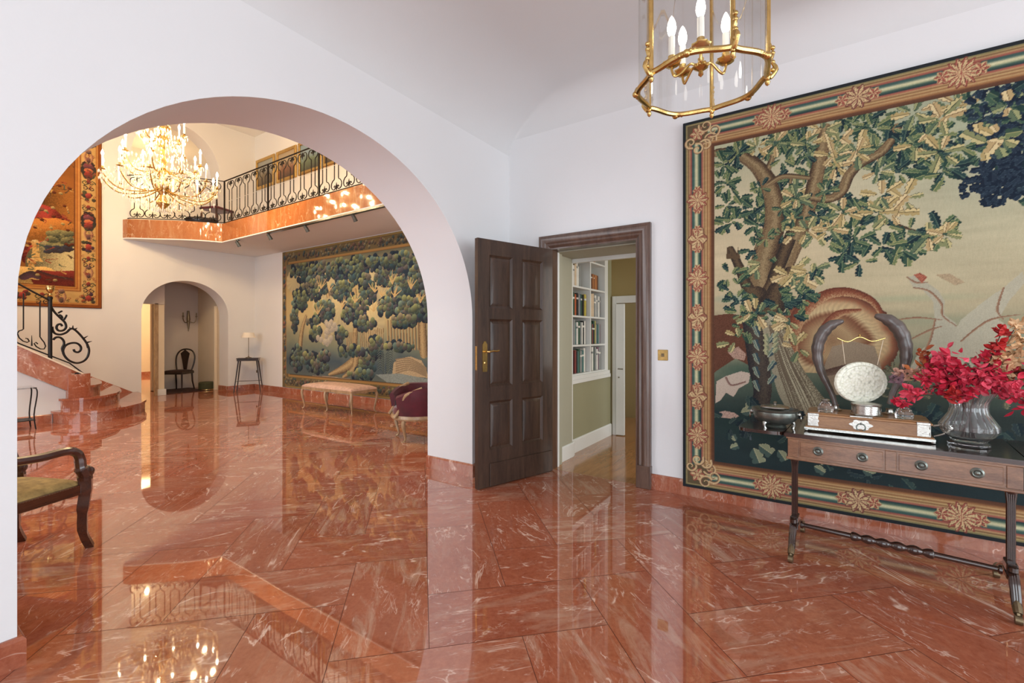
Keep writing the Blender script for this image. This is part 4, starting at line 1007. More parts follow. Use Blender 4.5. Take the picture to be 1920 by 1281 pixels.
# pewter bowl with lion-ring handles
c = tl(-.085, .13)
bw = thing('footed_bowl', 'dark pewter footed bowl with ring handles at the left end of the table', 'bowl', tuple(c))
B = MB(); B.lathe([(.060, 0), (.064, .006), (.055, .012), (.060, .018), (.088, .030), (.110, .050), (.122, .078), (.120, .098), (.126, .104), (.128, .110), (.122, .112), (.112, .100), (.088, .055), (.0001, .045)], 48); B.build('body', M['dark_silver'], bw)
for k in range(3):
    a = .5+2*pi*k/3; B = MB(); B.tube(smooth([(.085*cos(a), .085*sin(a), .045), (.10*cos(a), .10*sin(a), .025), (.092*cos(a), .092*sin(a), .0)], 3), [.012]*3+[.008]*3+[.012], 8); B.build('foot', M['silver'], bw)
for s in (1, -1):
    B = MB(); B.sphere((0, s*.124, .085), .014, 10, 8); B.tube([(.0+.020*sin(a), s*(.134), .066+.020*cos(a)) for a in [2*pi*i/18 for i in range(19)]], .003, 6); B.build('handle', M['silver'], bw)
B = MB(); B.sphere((0, 0, .12), .05, 20, 8, sc=(1.6, 1.6, .35)); B.lathe([(.012, .13), (.006, .14), (.012, .15), (.0001, .158)], 12); B.build('lid', M['silver'], bw)

# desk box with silver mounts
c = tl(.072, .110)
bx = thing('writing_box', 'oak writing box with silver corner plates and ring-pull drawer', 'box', tuple(c), TR+radians(3.0))
Lx, Dx = .56, .27
B = MB(); B.box(0, Lx, 0, Dx, .020, .030, bev=.003); B.box(.018, Lx-.018, .015, Dx-.015, .030, .092); B.build('body', M['box_wood'], bx)
B = MB(); B.box(.006, Lx-.006, .004, Dx-.004, .092, .104, bev=.003); B.box(.020, Lx-.020, .018, Dx-.018, .104, .110, bev=.002); B.build('lid', M['box_wood'], bx)
B = MB(); B.box(-.004, Lx+.004, -.004, .0, .014, .024); B.box(-.004, 0, 0, Dx+.004, .014, .024); B.box(Lx, Lx+.004, 0, Dx+.004, .014, .024); B.box(-.002, Lx+.002, -.002, .012, .0105, .0185); B.build('silver_edging', M['silver'], bx)
for (a, b) in ((.016, .066), (Lx-.066, Lx-.016)):
    B = MB(); B.prism_y([(a, .032), (b, .032), (b-.004, .050), (b+.002, .062), (b-.004, .076), (b, .091), (a, .091)], .0125, .0148)
    x = a if a < .1 else b; B.box(x-.0025 if a < .1 else x, x if a < .1 else x+.0025, .0125, .06, .032, .091); B.box(a-.004, b, .001, .05, .0925, .1065, bev=.002); B.build('corner_plate', M['silver'], bx)
B = MB(); pts = []
for i in range(28):
    a = 2*pi*i/28; r = 1+.14*cos(6*a); pts.append((Lx/2-.02+.048*r*cos(a), .062+.026*r*sin(a)))
B.prism_y(pts, .0118, .0148); B.box(Lx/2-.07, Lx/2+.03, .001, .03, .1043, .1105, bev=.001); es = B.build('escutcheon', M['silver'], bx)
B = MB(); B.tube([(Lx/2-.02+.020*sin(a), .009, .048+.020*cos(a)) for a in [2*pi*i/20 for i in range(21)]], .0032, 6); B.sphere((Lx/2-.02, .010, .068), .006, 8, 6); B.build('ring_pull', M['dark_silver'], es)
for (x, y) in ((.005, .005), (Lx-.005, .005), (.005, Dx-.005), (Lx-.005, Dx-.005)): B = MB(); B.sphere((x, y, .0072), .0115, 12, 8, sc=(1, 1, .62)); B.build('foot', M['silver'], bx)
B = MB(); B.tube(smooth([(Lx+.0, .06, .085), (Lx+.05, .05, .095), (Lx+.066, .055, .080), (Lx+.045, .06, .050), (Lx+.004, .06, .030)], 4), [.006]*8+[.009]*4+[.005]*5, 8); B.build('side_handle', M['silver'], bx)
BT = TT+.1105
def wpx(px, py, xw):                       # on the plane x = xw
    y, z = onX(px, py, xw); return Vector((xw, y, z))
# silver drum, inkwells
XG = 3.285
def on_box(px, xw, z=BT): return Vector((xw, onX(px, 700, xw)[0], z))
p = on_box(1624, 3.235); dm = thing('silver_drum', 'low round silver drum-shaped box in front of the gong', 'box', tuple(p))
B = MB(); B.lathe([(.072, 0), (.074, .004), (.068, .008), (.068, .054), (.072, .058), (.070, .064), (.060, .066), (.0001, .067)], 40); B.build('body', M['silver'], dm)
for (px, xw, lb) in ((1548, 3.24, 'left'), (1695, 3.22, 'right')):
    p = on_box(px, xw); iw = thing('inkwell', 'faceted cut-glass inkwell at the %s end of the writing box' % lb, 'inkwell', tuple(p), 0, None)
    B = MB(); B.lathe([(.036, 0), (.040, .006), (.041, .022), (.032, .046), (.019, .056), (.019, .062)], 10); B.build('glass_body', M['crystal'], iw, sharp=20)
    B = MB(); B.lathe([(.021, .0625), (.023, .068), (.018, .074), (.0001, .080)], 16); B.build('cap', M['silver'], iw)
# gong: two horns, rod, cords and disc
gg = thing('table_gong', 'table gong with embossed pale silver disc hung between two dark horns', 'gong', (XG, -.22, BT))
def gl(px, py, dx=0.0): v = wpx(px, py, XG+.04); return v-Vector((XG, -.22, BT))+Vector((dx, 0, 0))
M['horn'] = simple('dark_horn', rgb(86, 76, 72), 0.32, var=0.45, scale=9, bmp=0.3, bs=50, coat=.3)
for pts, rad, tip in (([(1567, 762), (1561, 742), (1552, 722), (1541, 700), (1533, 672), (1534, 645), (1545, 622), (1562, 608), (1582, 602)], [.013, .015, .017, .020, .026, .031, .032, .026, .008], 0),
                 ([(1668, 758), (1674, 738), (1684, 716), (1694, 694), (1699, 668), (1696, 640), (1684, 615), (1664, 599), (1640, 592)], [.013, .015, .017, .021, .027, .032, .035, .030, .010], 1)):
    P3 = [gl(*q) for q in pts]; sm = smooth(P3, 4); R3 = []
    for i in range(len(rad)-1):
        for k in range(4): R3.append(rad[i]+(rad[i+1]-rad[i])*k/4)
    R3.append(rad[-1])
    R3 = [r*1.05*(1+.07*sin(i*2.1)) for i, r in enumerate(R3)]
    B = MB(); B.tube(sm, R3, 12); hn = B.build('horn', M['horn'], gg, sharp=60)
    b0 = P3[0]; B = MB(); B.lathe([(.030, .0005-b0.z), (.032, .008-b0.z), (.020, .014-b0.z), (.017, .03-b0.z), (.019, .035-b0.z)], 16, (b0.x, b0.y, b0.z)); B.build('silver_mount', M['silver'], hn)
B = MB(); B.tube(smooth([gl(1570, 634), gl(1590, 641), (gl(1612, 632)), gl(1635, 640), gl(1660, 634)], 4), .0035, 6); B.sphere(gl(1612, 629), .007, 10, 8); B.build('cross_rod', M['brass'], gg)
B = MB(); B.tube([gl(1579, 638), gl(1584, 682, -.03)], .0018, 5); B.tube([gl(1656, 638), gl(1644, 684, -.03)], .0018, 5); B.build('cord', M['cream_paint'], gg)
def gong_mat():
    m, t, b = new_mat('embossed_silver'); v = objco(t)
    g = t.nodes.new('ShaderNodeTexVoronoi'); g.inputs['Scale'].default_value = 70; t.links.new(v, g.inputs['Vector']); n = noise(t, v, 60, 4)
    c = ramp(t, [(0.0, rgb(255, 255, 244)), (0.6, rgb(244, 245, 224)), (1, rgb(190, 190, 176))], g.outputs[0]).outputs[0]; t.links.new(c, b.inputs['Base Color'])
    b.inputs['Metallic'].default_value = .0; b.inputs['Roughness'].default_value = .3; bump(t, b, mth(t, 'ADD', g.outputs[0], n.outputs[0]), 0.8, 0.004); return m
M['gong'] = gong_mat()
cw = gl(1612.5, 716, -.035); B = MB(); N = 64
def dpt(r, a, e): return (cw.x-e*.87, cw.y+e*.38+0*r, cw.z)
ringp = [(0.0, .014), (.5, .013), (.80, .010), (.84, .013), (.97, .010), (1.0, .004), (1.0, -.004), (.9, -.006), (0, -.006)]
ax = Vector((.40, .917, 0)).normalized(); ax = Vector((-.5555+1.0, .8315, 0)).normalized(); ax = Vector((.5555, -.8315, 0)); up = Vector((0, 0, 1)); fw = Vector((-.8315, -.5555, 0)); vs = []
for (r, e) in ringp:
    for j in range(N):
        a = 2*pi*j/N; e2 = e+(.003*(j % 2) if .83 < r < .98 else 0); vs.append(cw+ax*(r*.150*cos(a))+up*(r*.118*sin(a))+fw*e2)
B.add(vs, [(i*N+j, i*N+(j+1) % N, (i+1)*N+(j+1) % N, (i+1)*N+j) for i in range(len(ringp)-1) for j in range(N)]); B.build('gong_disc', M['gong'], gg, sharp=40)

# crystal vase with autumn branches
VC = Vector((3.205, -.650, TT))
va = thing('crystal_vase', 'fluted cut-crystal vase holding red and cream leaf branches', 'vase', tuple(VC))
outer = [(.070, 0), (.078, .004), (.079, .014), (.066, .024), (.070, .034), (.095, .056), (.111, .082), (.108, .104), (.090, .135), (.073, .165), (.067, .195), (.072, .225), (.088, .256), (.101, .275)]
inner = [(.096, .275), (.083, .254), (.067, .225), (.062, .195), (.068, .165), (.085, .135), (.100, .104), (.102, .084), (.085, .055), (.060, .040), (.0001, .036)]
B = MB(); B.lathe(outer+inner, 108, flute=lambda a, z: 1+.06*abs(cos(9*a))*(1 if .10 < z < .27 else .35)); B.build('glass_body', M['crystal'], va, sharp=25)
leafm = {k: simple('leaf_'+k, c_, .55, var=.3, scale=30, sheen=.1) for k, c_ in dict(crimson=rgb(196, 32, 62), pink=rgb(216, 66, 90), red=rgb(190, 40, 40), rust=rgb(168, 82, 44), orange=rgb(196, 110, 52), cream=rgb(222, 184, 140), peach=rgb(220, 172, 150), mauve=rgb(150, 118, 128)).items()}
M['twig'] = simple('brown_twig', rgb(64, 42, 38), .7, var=.2)
rl = random.Random(21)
def leaf(B, c, d, L, w):
    d = Vector(d).normalized(); s = d.cross(Vector((rl.uniform(-1, 1), rl.uniform(-1, 1), rl.uniform(-1, 1)))).normalized(); nn = d.cross(s).normalized()
    c = Vector(c); cv = rl.uniform(.05, .3)*L
    pr = [(0, 0), (.25, .75), (.5, 1), (.75, .7), (1, 0)]; vs = []
    for (t, ww) in pr:
        m_ = c+d*(L*t)+nn*(cv*(t*t)-.0)
        vs += [m_-s*(w*ww*.5)+nn*(w*.22*ww), m_, m_+s*(w*ww*.5)+nn*(w*.22*ww)]
    fs = []
    for i in range(4):
        for j in (0, 1): fs.append((i*3+j, i*3+j+1, (i+1)*3+j+1, (i+1)*3+j))
    B.add(vs, fs)
def branch(label, cat, spec, group=None, xw=3.2):
    """spec: list of (px, py, spread_px, n, colour, depth)"""
    o = thing('leaf_branch', label, cat, (VC.x, VC.y, TT+.04), 0, group); org = Vector((VC.x, VC.y, TT+.04)); byc = {}
    st_ = MB()
    for (px, py, spr, n, colr, dp) in spec:
        tgt = wpx(px, py, xw+dp)-org; q = (tgt-Vector((0, 0, .22))).normalized(); an = math.atan2(tgt.y, tgt.x)
        m0_ = Vector((cos(an)*.048, sin(an)*.048, .235)); a0 = Vector((-cos(an)*.03, -sin(an)*.03, .0))
        cur = smooth([a0, m0_, m0_*.5+tgt*.5+Vector((0, 0, .03)), tgt], 5); st_.tube(cur, .0022, 5)
        B = byc.setdefault((colr, len(byc)), MB()); s = spr*2.3/850
        for k in range(n):
            if rl.random() < .3: b_ = cur[rl.randint(9, len(cur)-1)]; v = b_+Vector([rl.gauss(0, .35)*s for _ in range(3)])
            else: v = tgt+Vector((rl.gauss(0, .5)*s*.8, rl.gauss(0, .5)*s, rl.gauss(0, .42)*s))
            if v.z < .20 and hypot(v.x, v.y) < .16: v.z = .2+rl.random()*.06
            if v.x > .55: v.x = .5
            leaf(B, v, (rl.uniform(-1, .4), rl.uniform(-1, 1), rl.uniform(-.6, .8)), rl.uniform(.028, .050), rl.uniform(.020, .032))
    st_.build('stem', M['twig'], o)
    for k_, B in byc.items(): B.build('leaf_cluster', leafm[k_[0]], o, sharp=None, fix=False)
    return o
G = 'leaf branches in the crystal vase'
branch('crimson leaf spray filling the middle of the vase', 'branch', [(1795, 706, 30, 130, 'crimson', -.02), (1835, 712, 26, 80, 'pink', -.06), (1790, 728, 22, 50, 'crimson', -.05)], G)
branch('crimson leaf spray leaning right from the vase', 'branch', [(1860, 705, 26, 100, 'crimson', 0), (1895, 735, 20, 50, 'pink', -.02), (1930, 758, 20, 40, 'crimson', -.02)], G)
branch('pink leaf spray rising left of centre in the vase', 'branch', [(1778, 668, 15, 45, 'pink', 0), (1756, 688, 18, 50, 'crimson', .03)], G)
branch('long crimson twig drooping left toward the inkwell', 'branch', [(1742, 712, 17, 50, 'crimson', -.02), (1712, 738, 12, 34, 'pink', -.03), (1686, 757, 10, 26, 'crimson', -.03)], G, 3.14)
branch('scarlet leaf twig standing highest in the vase', 'branch', [(1872, 645, 9, 26, 'red', .02), (1879, 622, 8, 26, 'red', .02), (1850, 668, 12, 30, 'crimson', .02)], G)
branch('orange leaf twig at the left of the bouquet', 'branch', [(1738, 690, 15, 34, 'orange', .05), (1732, 668, 11, 24, 'rust', .05), (1752, 700, 11, 24, 'rust', .04)], G)
branch('pale peach flower twig at the far left of the bouquet', 'branch', [(1700, 700, 12, 40, 'peach', .05), (1718, 706, 9, 26, 'cream', .05), (1682, 712, 9, 20, 'mauve', .05)], G)
branch('tall cream leaf spray at the right of the bouquet', 'branch', [(1898, 672, 22, 80, 'cream', .05), (1912, 640, 16, 50, 'cream', .05), (1906, 612, 11, 26, 'cream', .05)], G)
branch('cream and rust leaf spray low at the right of the bouquet', 'branch', [(1880, 700, 14, 40, 'cream', .02), (1915, 705, 16, 40, 'rust', .05), (1872, 672, 14, 40, 'cream', .05)], G)
branch('scarlet drooping leaves falling over the front rim of the vase', 'branch', [(1790, 745, 11, 34, 'red', -.09), (1812, 742, 12, 30, 'crimson', -.10)], G)
branch('crimson leaf spray reaching beyond the right end of the vase', 'branch', [(1960, 690, 26, 90, 'crimson', .02), (1985, 735, 20, 50, 'pink', .02)], G)

# ------------------------------------------------------------------ brass lantern
ZL = 2.30; LCx, LCy = 1.931, .380
la = thing('hanging_lantern', 'pentagonal gilt brass lantern with clear panes and lit candle bulbs', 'lantern', (LCx, LCy, 0))
A0 = atan2(-.130, -.176); RL = .240
cor = [(RL*cos(A0+2*pi*k/5), RL*sin(A0+2*pi*k/5)) for k in range(5)]
def side(k, n=22, extra=0.0):
    a, b = cor[k], cor[(k+1) % 5]; mx, my = (a[0]+b[0])/2, (a[1]+b[1])/2; l = hypot(mx, my); ux, uy = mx/l, my/l
    return [(a[0]+(b[0]-a[0])*i/n+ux*(.050*sin(pi*i/n)**1.6+extra), a[1]+(b[1]-a[1])*i/n+uy*(.050*sin(pi*i/n)**1.6+extra)) for i in range(n+1)]
HT = .62
B = MB()
for k in range(5): B.tube([(x, y, ZL) for x, y in side(k)], .0112, 8)
B.build('lower_ring', M['brass'], la)
B = MB()
for k in range(5): B.tube([(x, y, ZL+HT) for x, y in side(k)], .0095, 8)
B.build('upper_ring', M['brass'], la)
for k, (x, y) in enumerate(cor):
    B = MB(); B.tube([(x, y, ZL), (x, y, ZL+HT)], .0085, 8); ux, uy = x/RL, y/RL
    B.tube([(x*1.03, y*1.03, ZL), (x*1.03, y*1.03, ZL+HT)], .0045, 6); B.build('post', M['brass'], la)
    B = MB(); B.lathe([(.0001, -.040), (.007, -.034), (.010, -.024), (.006, -.016), (.011, -.008), (.012, .004), (.008, .012)], 12, (x, y, ZL)); B.build('finial', M['brass'], la)
    B = MB(); B.tube(smooth([(x+ux*.008, y+uy*.008, ZL-.01), (x+ux*.030, y+uy*.030, ZL+.02), (x+ux*.012, y+uy*.012, ZL+.06), (x+ux*.020, y+uy*.020, ZL+.085), (x+ux*.006, y+uy*.006, ZL+.13)], 4), [.008, .009, .008, .007, .009, .009, .007, .006, .006, .008, .007, .006, .005, .004, .004, .004, .003], 8)
    for z in (.02, .05, .085, .105): B.sphere((x+ux*.018, y+uy*.018, ZL+z), .009, 8, 6)
    B.build('acanthus_scroll', M['brass'], la)
for k in range(5):
    sd = side(k); B = MB()
    for i in range(7, 16): B.sphere((sd[i][0]*1.02, sd[i][1]*1.02, ZL+.004*cos(i)), .0105-.0012*abs(i-11), 8, 6)
    B.sphere((sd[11][0]*1.03, sd[11][1]*1.03, ZL-.004), .014, 10, 8); B.build('rosette', M['brass'], la)
    ps = side(k, 14, -.004); B = MB(); B.add([(x, y, ZL+.008) for x, y in ps]+[(x, y, ZL+HT-.008) for x, y in ps], [(i, i+1, 15+i+1, 15+i) for i in range(14)]); B.build('pane', M['pane'], la, sharp=60)
B = MB()
for (x, y) in cor: B.tube(smooth([(x, y, ZL+HT), (x*.9, y*.9, ZL+HT+.10), (x*.35, y*.35, ZL+HT+.16), (x*.12, y*.12, ZL+HT+.26)], 4), .008, 6)
B.lathe([(.04, ZL+HT+.24), (.045, ZL+HT+.26), (.02, ZL+HT+.29), (.006, ZL+HT+.30)], 14); B.tube([(0, 0, ZL+HT+.29), (0, 0, 3.50)], .007, 8); B.lathe([(.02, 3.46), (.06, 3.50), (.065, 3.515)], 16); B.build('crown', M['brass'], la)
hz = ZL+.075
B = MB(); B.tube([(0, 0, hz), (0, 0, ZL+HT+.26)], .0065, 8); B.lathe([(.0001, hz-.045), (.010, hz-.035), (.008, hz-.02), (.026, hz-.008), (.022, hz+.006), (.010, hz+.015), (.012, hz+.03)], 14)
for i in range(8): a = 2*pi*i/8; B.sphere((.024*cos(a), .024*sin(a), hz), .008, 6, 5)
B.build('hub', M['brass'], la)
RC = .108
def R2(dl, dd, z): return (.5555*dl+.8315*dd, -.8315*dl+.5555*dd, z)
aa = radians(186)
for (la_, de_) in ((-.107, .028), (.103, .006), (-.036, -.085), (-.040, .088)):
    w_ = R2(la_, de_, 0); a = atan2(w_[1], w_[0]); RC = hypot(la_, de_); ca, sa = cos(a), sin(a)
    B = MB(); B.tube(smooth([(ca*.012, sa*.012, hz), (ca*.04, sa*.04, hz+.014), (ca*.075, sa*.075, hz-.018), (ca*RC*.9, sa*RC*.9, hz-.026), (ca*RC, sa*RC, hz+.002), (ca*RC, sa*RC, hz+.018)], 4), .0052, 8); arm = B.build('arm', M['brass'], la)
    B = MB(); B.lathe([(.006, .010), (.020, .014), (.034, .026), (.036, .030), (.030, .028), (.013, .024), (.0135, .030), (.0145, .056), (.012, .056)], 16, (ca*RC, sa*RC, hz), flute=lambda a_, z: 1+(.08*cos(8*a_) if z < .031 else 0)); B.build('candle_cup', M['brass'], arm)
    B = MB(); B.tube([(ca*RC, sa*RC, hz+.05), (ca*RC, sa*RC, hz+.135)], .0128, 10); cd = B.build('candle', M['candle'], la)
    B = MB(); B.lathe([(.008, .135), (.0145, .150), (.0185, .168), (.015, .192), (.007, .212), (.0001, .222)], 12, (ca*RC, sa*RC, hz)); B.build('bulb', M['bulb_white'], la)
# ------------------------------------------------------------------ tapestries: the woven design is computed as colours on a fine grid
class Cv:
    def __init__(s, W_, H_, res, seed=1):
        s.res = res; s.w = int(W_/res)+1; s.h = int(H_/res)+1; s.W = W_; s.H = H_; s.rs = np.random.RandomState(seed)
        s.a = np.zeros((s.h, s.w, 3), np.float32); s.X, s.Z = np.meshgrid(np.arange(s.w)*res, np.arange(s.h)*res)
    def noise(s, sx, sz, seed=0):
        r = np.random.RandomState(seed); gw, gh = int(s.W/sx)+3, int(s.H/sz)+3; g = r.rand(gh, gw).astype(np.float32)
        x = s.X/sx; z = s.Z/sz; i = x.astype(int); j = z.astype(int); fx = x-i; fz = z-j; fx = fx*fx*(3-2*fx); fz = fz*fz*(3-2*fz)
        return (g[j, i]*(1-fx)+g[j, i+1]*fx)*(1-fz)+(g[j+1, i]*(1-fx)+g[j+1, i+1]*fx)*fz
    def fbm(s, sx, sz, seed=0, n=4):
        o = 0; a = 1; t = 0
        for k in range(n): o = o+a*s.noise(sx/2**k, sz/2**k, seed+k); t += a; a *= .55
        return o/t
    def win(s, x0, x1, z0, z1):
        i0, i1 = max(0, int(x0/s.res)), min(s.w, int(x1/s.res)+2); j0, j1 = max(0, int(z0/s.res)), min(s.h, int(z1/s.res)+2)
        return (slice(j0, j1), slice(i0, i1)) if i1 > i0 and j1 > j0 else None
    def put(s, w, m, c):
        c = np.asarray(c, np.float32)
        if c.ndim == 1: s.a[w][m] = c
        else: s.a[w][m] = c[m]
    def rect(s, x0, x1, z0, z1, c):
        w = s.win(x0, x1, z0, z1)
        if w: m = (s.X[w] >= x0) & (s.X[w] <= x1) & (s.Z[w] >= z0) & (s.Z[w] <= z1); s.put(w, m, c)
    def poly(s, pts, c, var=0.0):
        P = np.array(pts); w = s.win(P[:, 0].min(), P[:, 0].max(), P[:, 1].min(), P[:, 1].max())
        if not w: return
        x, z = s.X[w], s.Z[w]; m = np.zeros(x.shape, bool); n = len(P)
        for i in range(n):
            x1, z1 = P[i]; x2, z2 = P[(i+1) % n]
            if z1 == z2: continue
            m ^= ((z1 > z) != (z2 > z)) & (x < (x2-x1)*(z-z1)/(z2-z1)+x1)
        col = np.array(c, np.float32)*np.ones(x.shape+(3,), np.float32)
        if var: col = col*(1+var*(s.rs.rand(*x.shape)[..., None]-.5)*2)
        s.put(w, m, col)
    def stroke(s, pts, ws, cols, hatch=0.0):
        """ribbon with colour bands across its width: cols = list of colours from one edge to the other"""
        P = smooth([(p[0], p[1], 0) for p in pts], 6); n = len(P); W_ = np.interp(np.linspace(0, 1, n), np.linspace(0, 1, len(ws)), ws); C = np.array(cols, np.float32)
        for i in range(n-1):
            a, b = P[i], P[i+1]; r = max(W_[i], W_[i+1]); w = s.win(min(a.x, b.x)-r, max(a.x, b.x)+r, min(a.y, b.y)-r, max(a.y, b.y)+r)
            if not w: continue
            x, z = s.X[w]-a.x, s.Z[w]-a.y; dx, dz = b.x-a.x, b.y-a.y; L = hypot(dx, dz)+1e-9; t = np.clip((x*dx+z*dz)/L/L, 0, 1)
            d = (-(x*dz)+z*dx)/L; dist = np.hypot(x-t*dx, z-t*dz); rr = W_[i]+(W_[i+1]-W_[i])*t; m = dist < rr
            u = np.clip(.5-.5*d/np.maximum(rr, 1e-6)+hatch*(s.rs.rand(*d.shape)-.5), 0, .999)*(len(C)-1); k = u.astype(int); f = (u-k)[..., None]
            s.put(w, m, C[k]*(1-f)+C[np.minimum(k+1, len(C)-1)]*f)
    def leaf(s, x, z, ang, L, c1, c2, c3, lobes=3, wid=.30):
        w = s.win(x-L, x+L, z-L, z+L)
        if not w: return
        dx, dz = s.X[w]-x, s.Z[w]-z; a = (dx*cos(ang)+dz*sin(ang))/L; b = (-dx*sin(ang)+dz*cos(ang))/L
        ok = (a > 0) & (a < 1); aa_ = np.clip(a, 0, 1); hw = wid*np.sqrt(np.clip(1-((aa_-.55)/.56)**2, 0, 1))*(.55+.45*aa_)*(.62+.55*np.abs(np.sin(pi*(lobes+.5)*aa_))**.6)
        m = ok & (np.abs(b) < hw); vein = (np.abs(b) < .022); edge = np.abs(b) > hw-.035
        col = np.where((b > 0)[..., None], np.array(c1, np.float32), np.array(c2, np.float32))
        col = np.where((vein | (edge & (b > 0)))[..., None], np.array(c3, np.float32), col); s.put(w, m, col)
    def cluster(s, x, z, n, R, L, pal, lobes=3, wid=.30):
        for k in range(n):
            a = s.rs.uniform(0, 2*pi); r = R*s.rs.rand()**.6; c = pal[s.rs.randint(len(pal))]
            s.leaf(x+r*cos(a)*1.0, z+r*sin(a), a+s.rs.normal(0, .6), L*s.rs.uniform(.7, 1.2), c[0], c[1], c[2], lobes, wid)
    def spray(s, x, z, n, L, pal, lobes=3, wid=.27):
        a0 = s.rs.uniform(0, 6)
        for k in range(n):
            a = a0+2*pi*k/n+s.rs.normal(0, .22); c = pal[s.rs.randint(len(pal))]; r = L*s.rs.uniform(.05, .4)
            s.leaf(x+r*cos(a), z+r*sin(a), a, L*s.rs.uniform(.75, 1.15), c[0], c[1], c[2], lobes, wid)
    def blob(s, x, z, rx, rz, ca, cb, sc=9):
        """scalloped round mass of foliage, lighter on its upper left"""
        R = max(rx, rz)*1.2; w = s.win(x-R, x+R, z-R, z+R)
        if not w: return
        dx, dz = (s.X[w]-x)/rx, (s.Z[w]-z)/rz; th = np.arctan2(dz, dx); ph = s.rs.uniform(0, 6); r = np.hypot(dx, dz)/(1+.10*np.abs(np.sin(th*sc/2+ph)))
        m = r < 1; sh = np.clip(.5+.5*(dz*.9-dx*.35)+.18*np.sin(th*sc+ph)*r, 0, 1)[..., None]; col = np.array(ca, np.float32)*sh+np.array(cb, np.float32)*(1-sh); s.put(w, m, col)
    def rosette(s, x, z, R, ca, cb, dark, k=8, sq=1.0):
        w = s.win(x-R*1.1, x+R*1.1, z-R*1.1, z+R*1.1)
        if not w: return
        dx, dz = s.X[w]-x, (s.Z[w]-z)*sq; th = np.arctan2(dz, dx); r = np.hypot(dx, dz)/R; lim = .86+.13*np.cos(k*th)
        m = r < lim; q = np.abs(np.cos(k*th/2+r*1.2)); q2 = np.abs(np.sin(k*th+r*9)); col = np.where((q > .55)[..., None], np.array(ca, np.float32), np.array(cb, np.float32))
        col = np.where(((q2 < .22) & (r > .15))[..., None], np.array(dark, np.float32), col); col = np.where(((r > lim-.10))[..., None], np.array(cb, np.float32)*.8, col); s.put(w, m, col)
    def scroll(s, x, z, R, c, wd, turns=1.4, a0=0, flip=1, dark=None):
        pts = []
        for i in range(14): t = i/13; a = a0+flip*turns*2*pi*t; r = R*(1-.82*t); pts.append((x+r*cos(a), z+r*sin(a)))
        s.stroke(pts, [wd, wd*.8, wd*.4], [dark, c, c] if dark is not None else [c, c])
    def mesh(s, name, mat, mapf, depth_dir, th=.014):
        a = np.clip(s.a, 0, 1); a = np.where(a <= .04045, a/12.92, ((a+.055)/1.055)**2.4)
        n = s.w*s.h; P = mapf(s.X.ravel(), s.Z.ravel()); dd = np.array(depth_dir)
        back = P-dd*th                                     # front face lies th proud of the back
        me = bpy.data.meshes.new(name)
        edge = np.concatenate([np.arange(s.w), (np.arange(1, s.h)*s.w+s.w-1), (np.arange(s.w-2, -1, -1)+(s.h-1)*s.w), (np.arange(s.h-2, 0, -1)*s.w)])
        ne = len(edge); V = np.vstack([P, back[edge]])
        ii, jj = np.meshgrid(np.arange(s.w-1), np.arange(s.h-1)); q = (jj*s.w+ii).ravel(); Q = np.stack([q, q+1, q+1+s.w, q+s.w], 1)
        e2 = np.roll(edge, -1); k = np.arange(ne); S_ = np.stack([edge, n+k, n+(k+1) % ne, e2], 1)
        F_ = np.vstack([Q, S_]).astype(np.int32)
        me.vertices.add(len(V)); me.vertices.foreach_set('co', V.astype(np.float32).ravel())
        me.loops.add(F_.size); me.loops.foreach_set('vertex_index', F_.ravel()); me.polygons.add(len(F_)); me.polygons.foreach_set('loop_start', np.arange(0, F_.size, 4, dtype=np.int32))
        me.update(calc_edges=True)
        ca = me.color_attributes.new('design', 'BYTE_COLOR', 'POINT') if False else me.color_attributes.new('design', 'FLOAT_COLOR', 'POINT')
        c4 = np.ones((len(V), 4), np.float32); c4[:n, :3] = a.reshape(-1, 3); c4[n:, :3] = (.02, .02, .02); ca.data.foreach_set('color', c4.ravel())
        me.materials.append(mat); o = bpy.data.objects.new(name, me); COL.objects.link(o); return o
def c8(*v): return np.array(v, np.float32)/255

BG = [(c8(66, 90, 74), c8(40, 62, 58), c8(108, 122, 92)), (c8(84, 104, 76), c8(46, 70, 60), c8(138, 146, 104)), (c8(44, 66, 66), c8(32, 48, 54), c8(84, 106, 92)), (c8(110, 122, 84), c8(58, 80, 66), c8(158, 156, 108))]
GD = [(c8(206, 186, 136), c8(172, 152, 104), c8(96, 84, 58)), (c8(192, 180, 130), c8(132, 136, 96), c8(70, 78, 60)), (c8(212, 192, 146), c8(180, 156, 112), c8(116, 92, 66)), (c8(150, 154, 110), c8(92, 108, 84), c8(60, 78, 66))]
NV = [(c8(40, 52, 66), c8(28, 38, 52), c8(56, 72, 84)), (c8(48, 64, 74), c8(34, 46, 58), c8(80, 96, 100))]

# ---- the big hunting tapestry in the front room
XT = XB-.030; YL = .882; ZB, ZTp = .081, 2.994; TW, THt = 3.70, ZTp-ZB
T1 = Cv(TW, THt, .004, 4)
def p1(x, y):
    Y, z = onX(x, y, XT); return (YL-Y, z-ZB)
def a4(x, y): return p1(x/3+1280, y/3+80)
def a5(x, y): return p1(x/3+1280, y/3+480)
X, Z = T1.X, T1.Z; tz = np.clip(Z/THt, 0, 1)
n1 = T1.fbm(.9, .12, 3); n2 = T1.fbm(.25, .04, 9); n3 = T1.fbm(.5, .3, 21)
def grad(stops, t):
    ps = [p for p, _ in stops]; return np.stack([np.interp(t, ps, [c[i] for _, c in stops]) for i in range(3)], -1).astype(np.float32)
sky = grad([(0, c8(40, 52, 56)), (.20, c8(44, 58, 58)), (.30, c8(84, 96, 82)), (.38, c8(138, 136, 112)), (.48, c8(178, 164, 132)), (.60, c8(198, 182, 148)), (.75, c8(200, 186, 154)), (.88, c8(178, 176, 146)), (1, c8(170, 172, 142))], np.clip(tz+.06*(n1-.5), 0, 1))
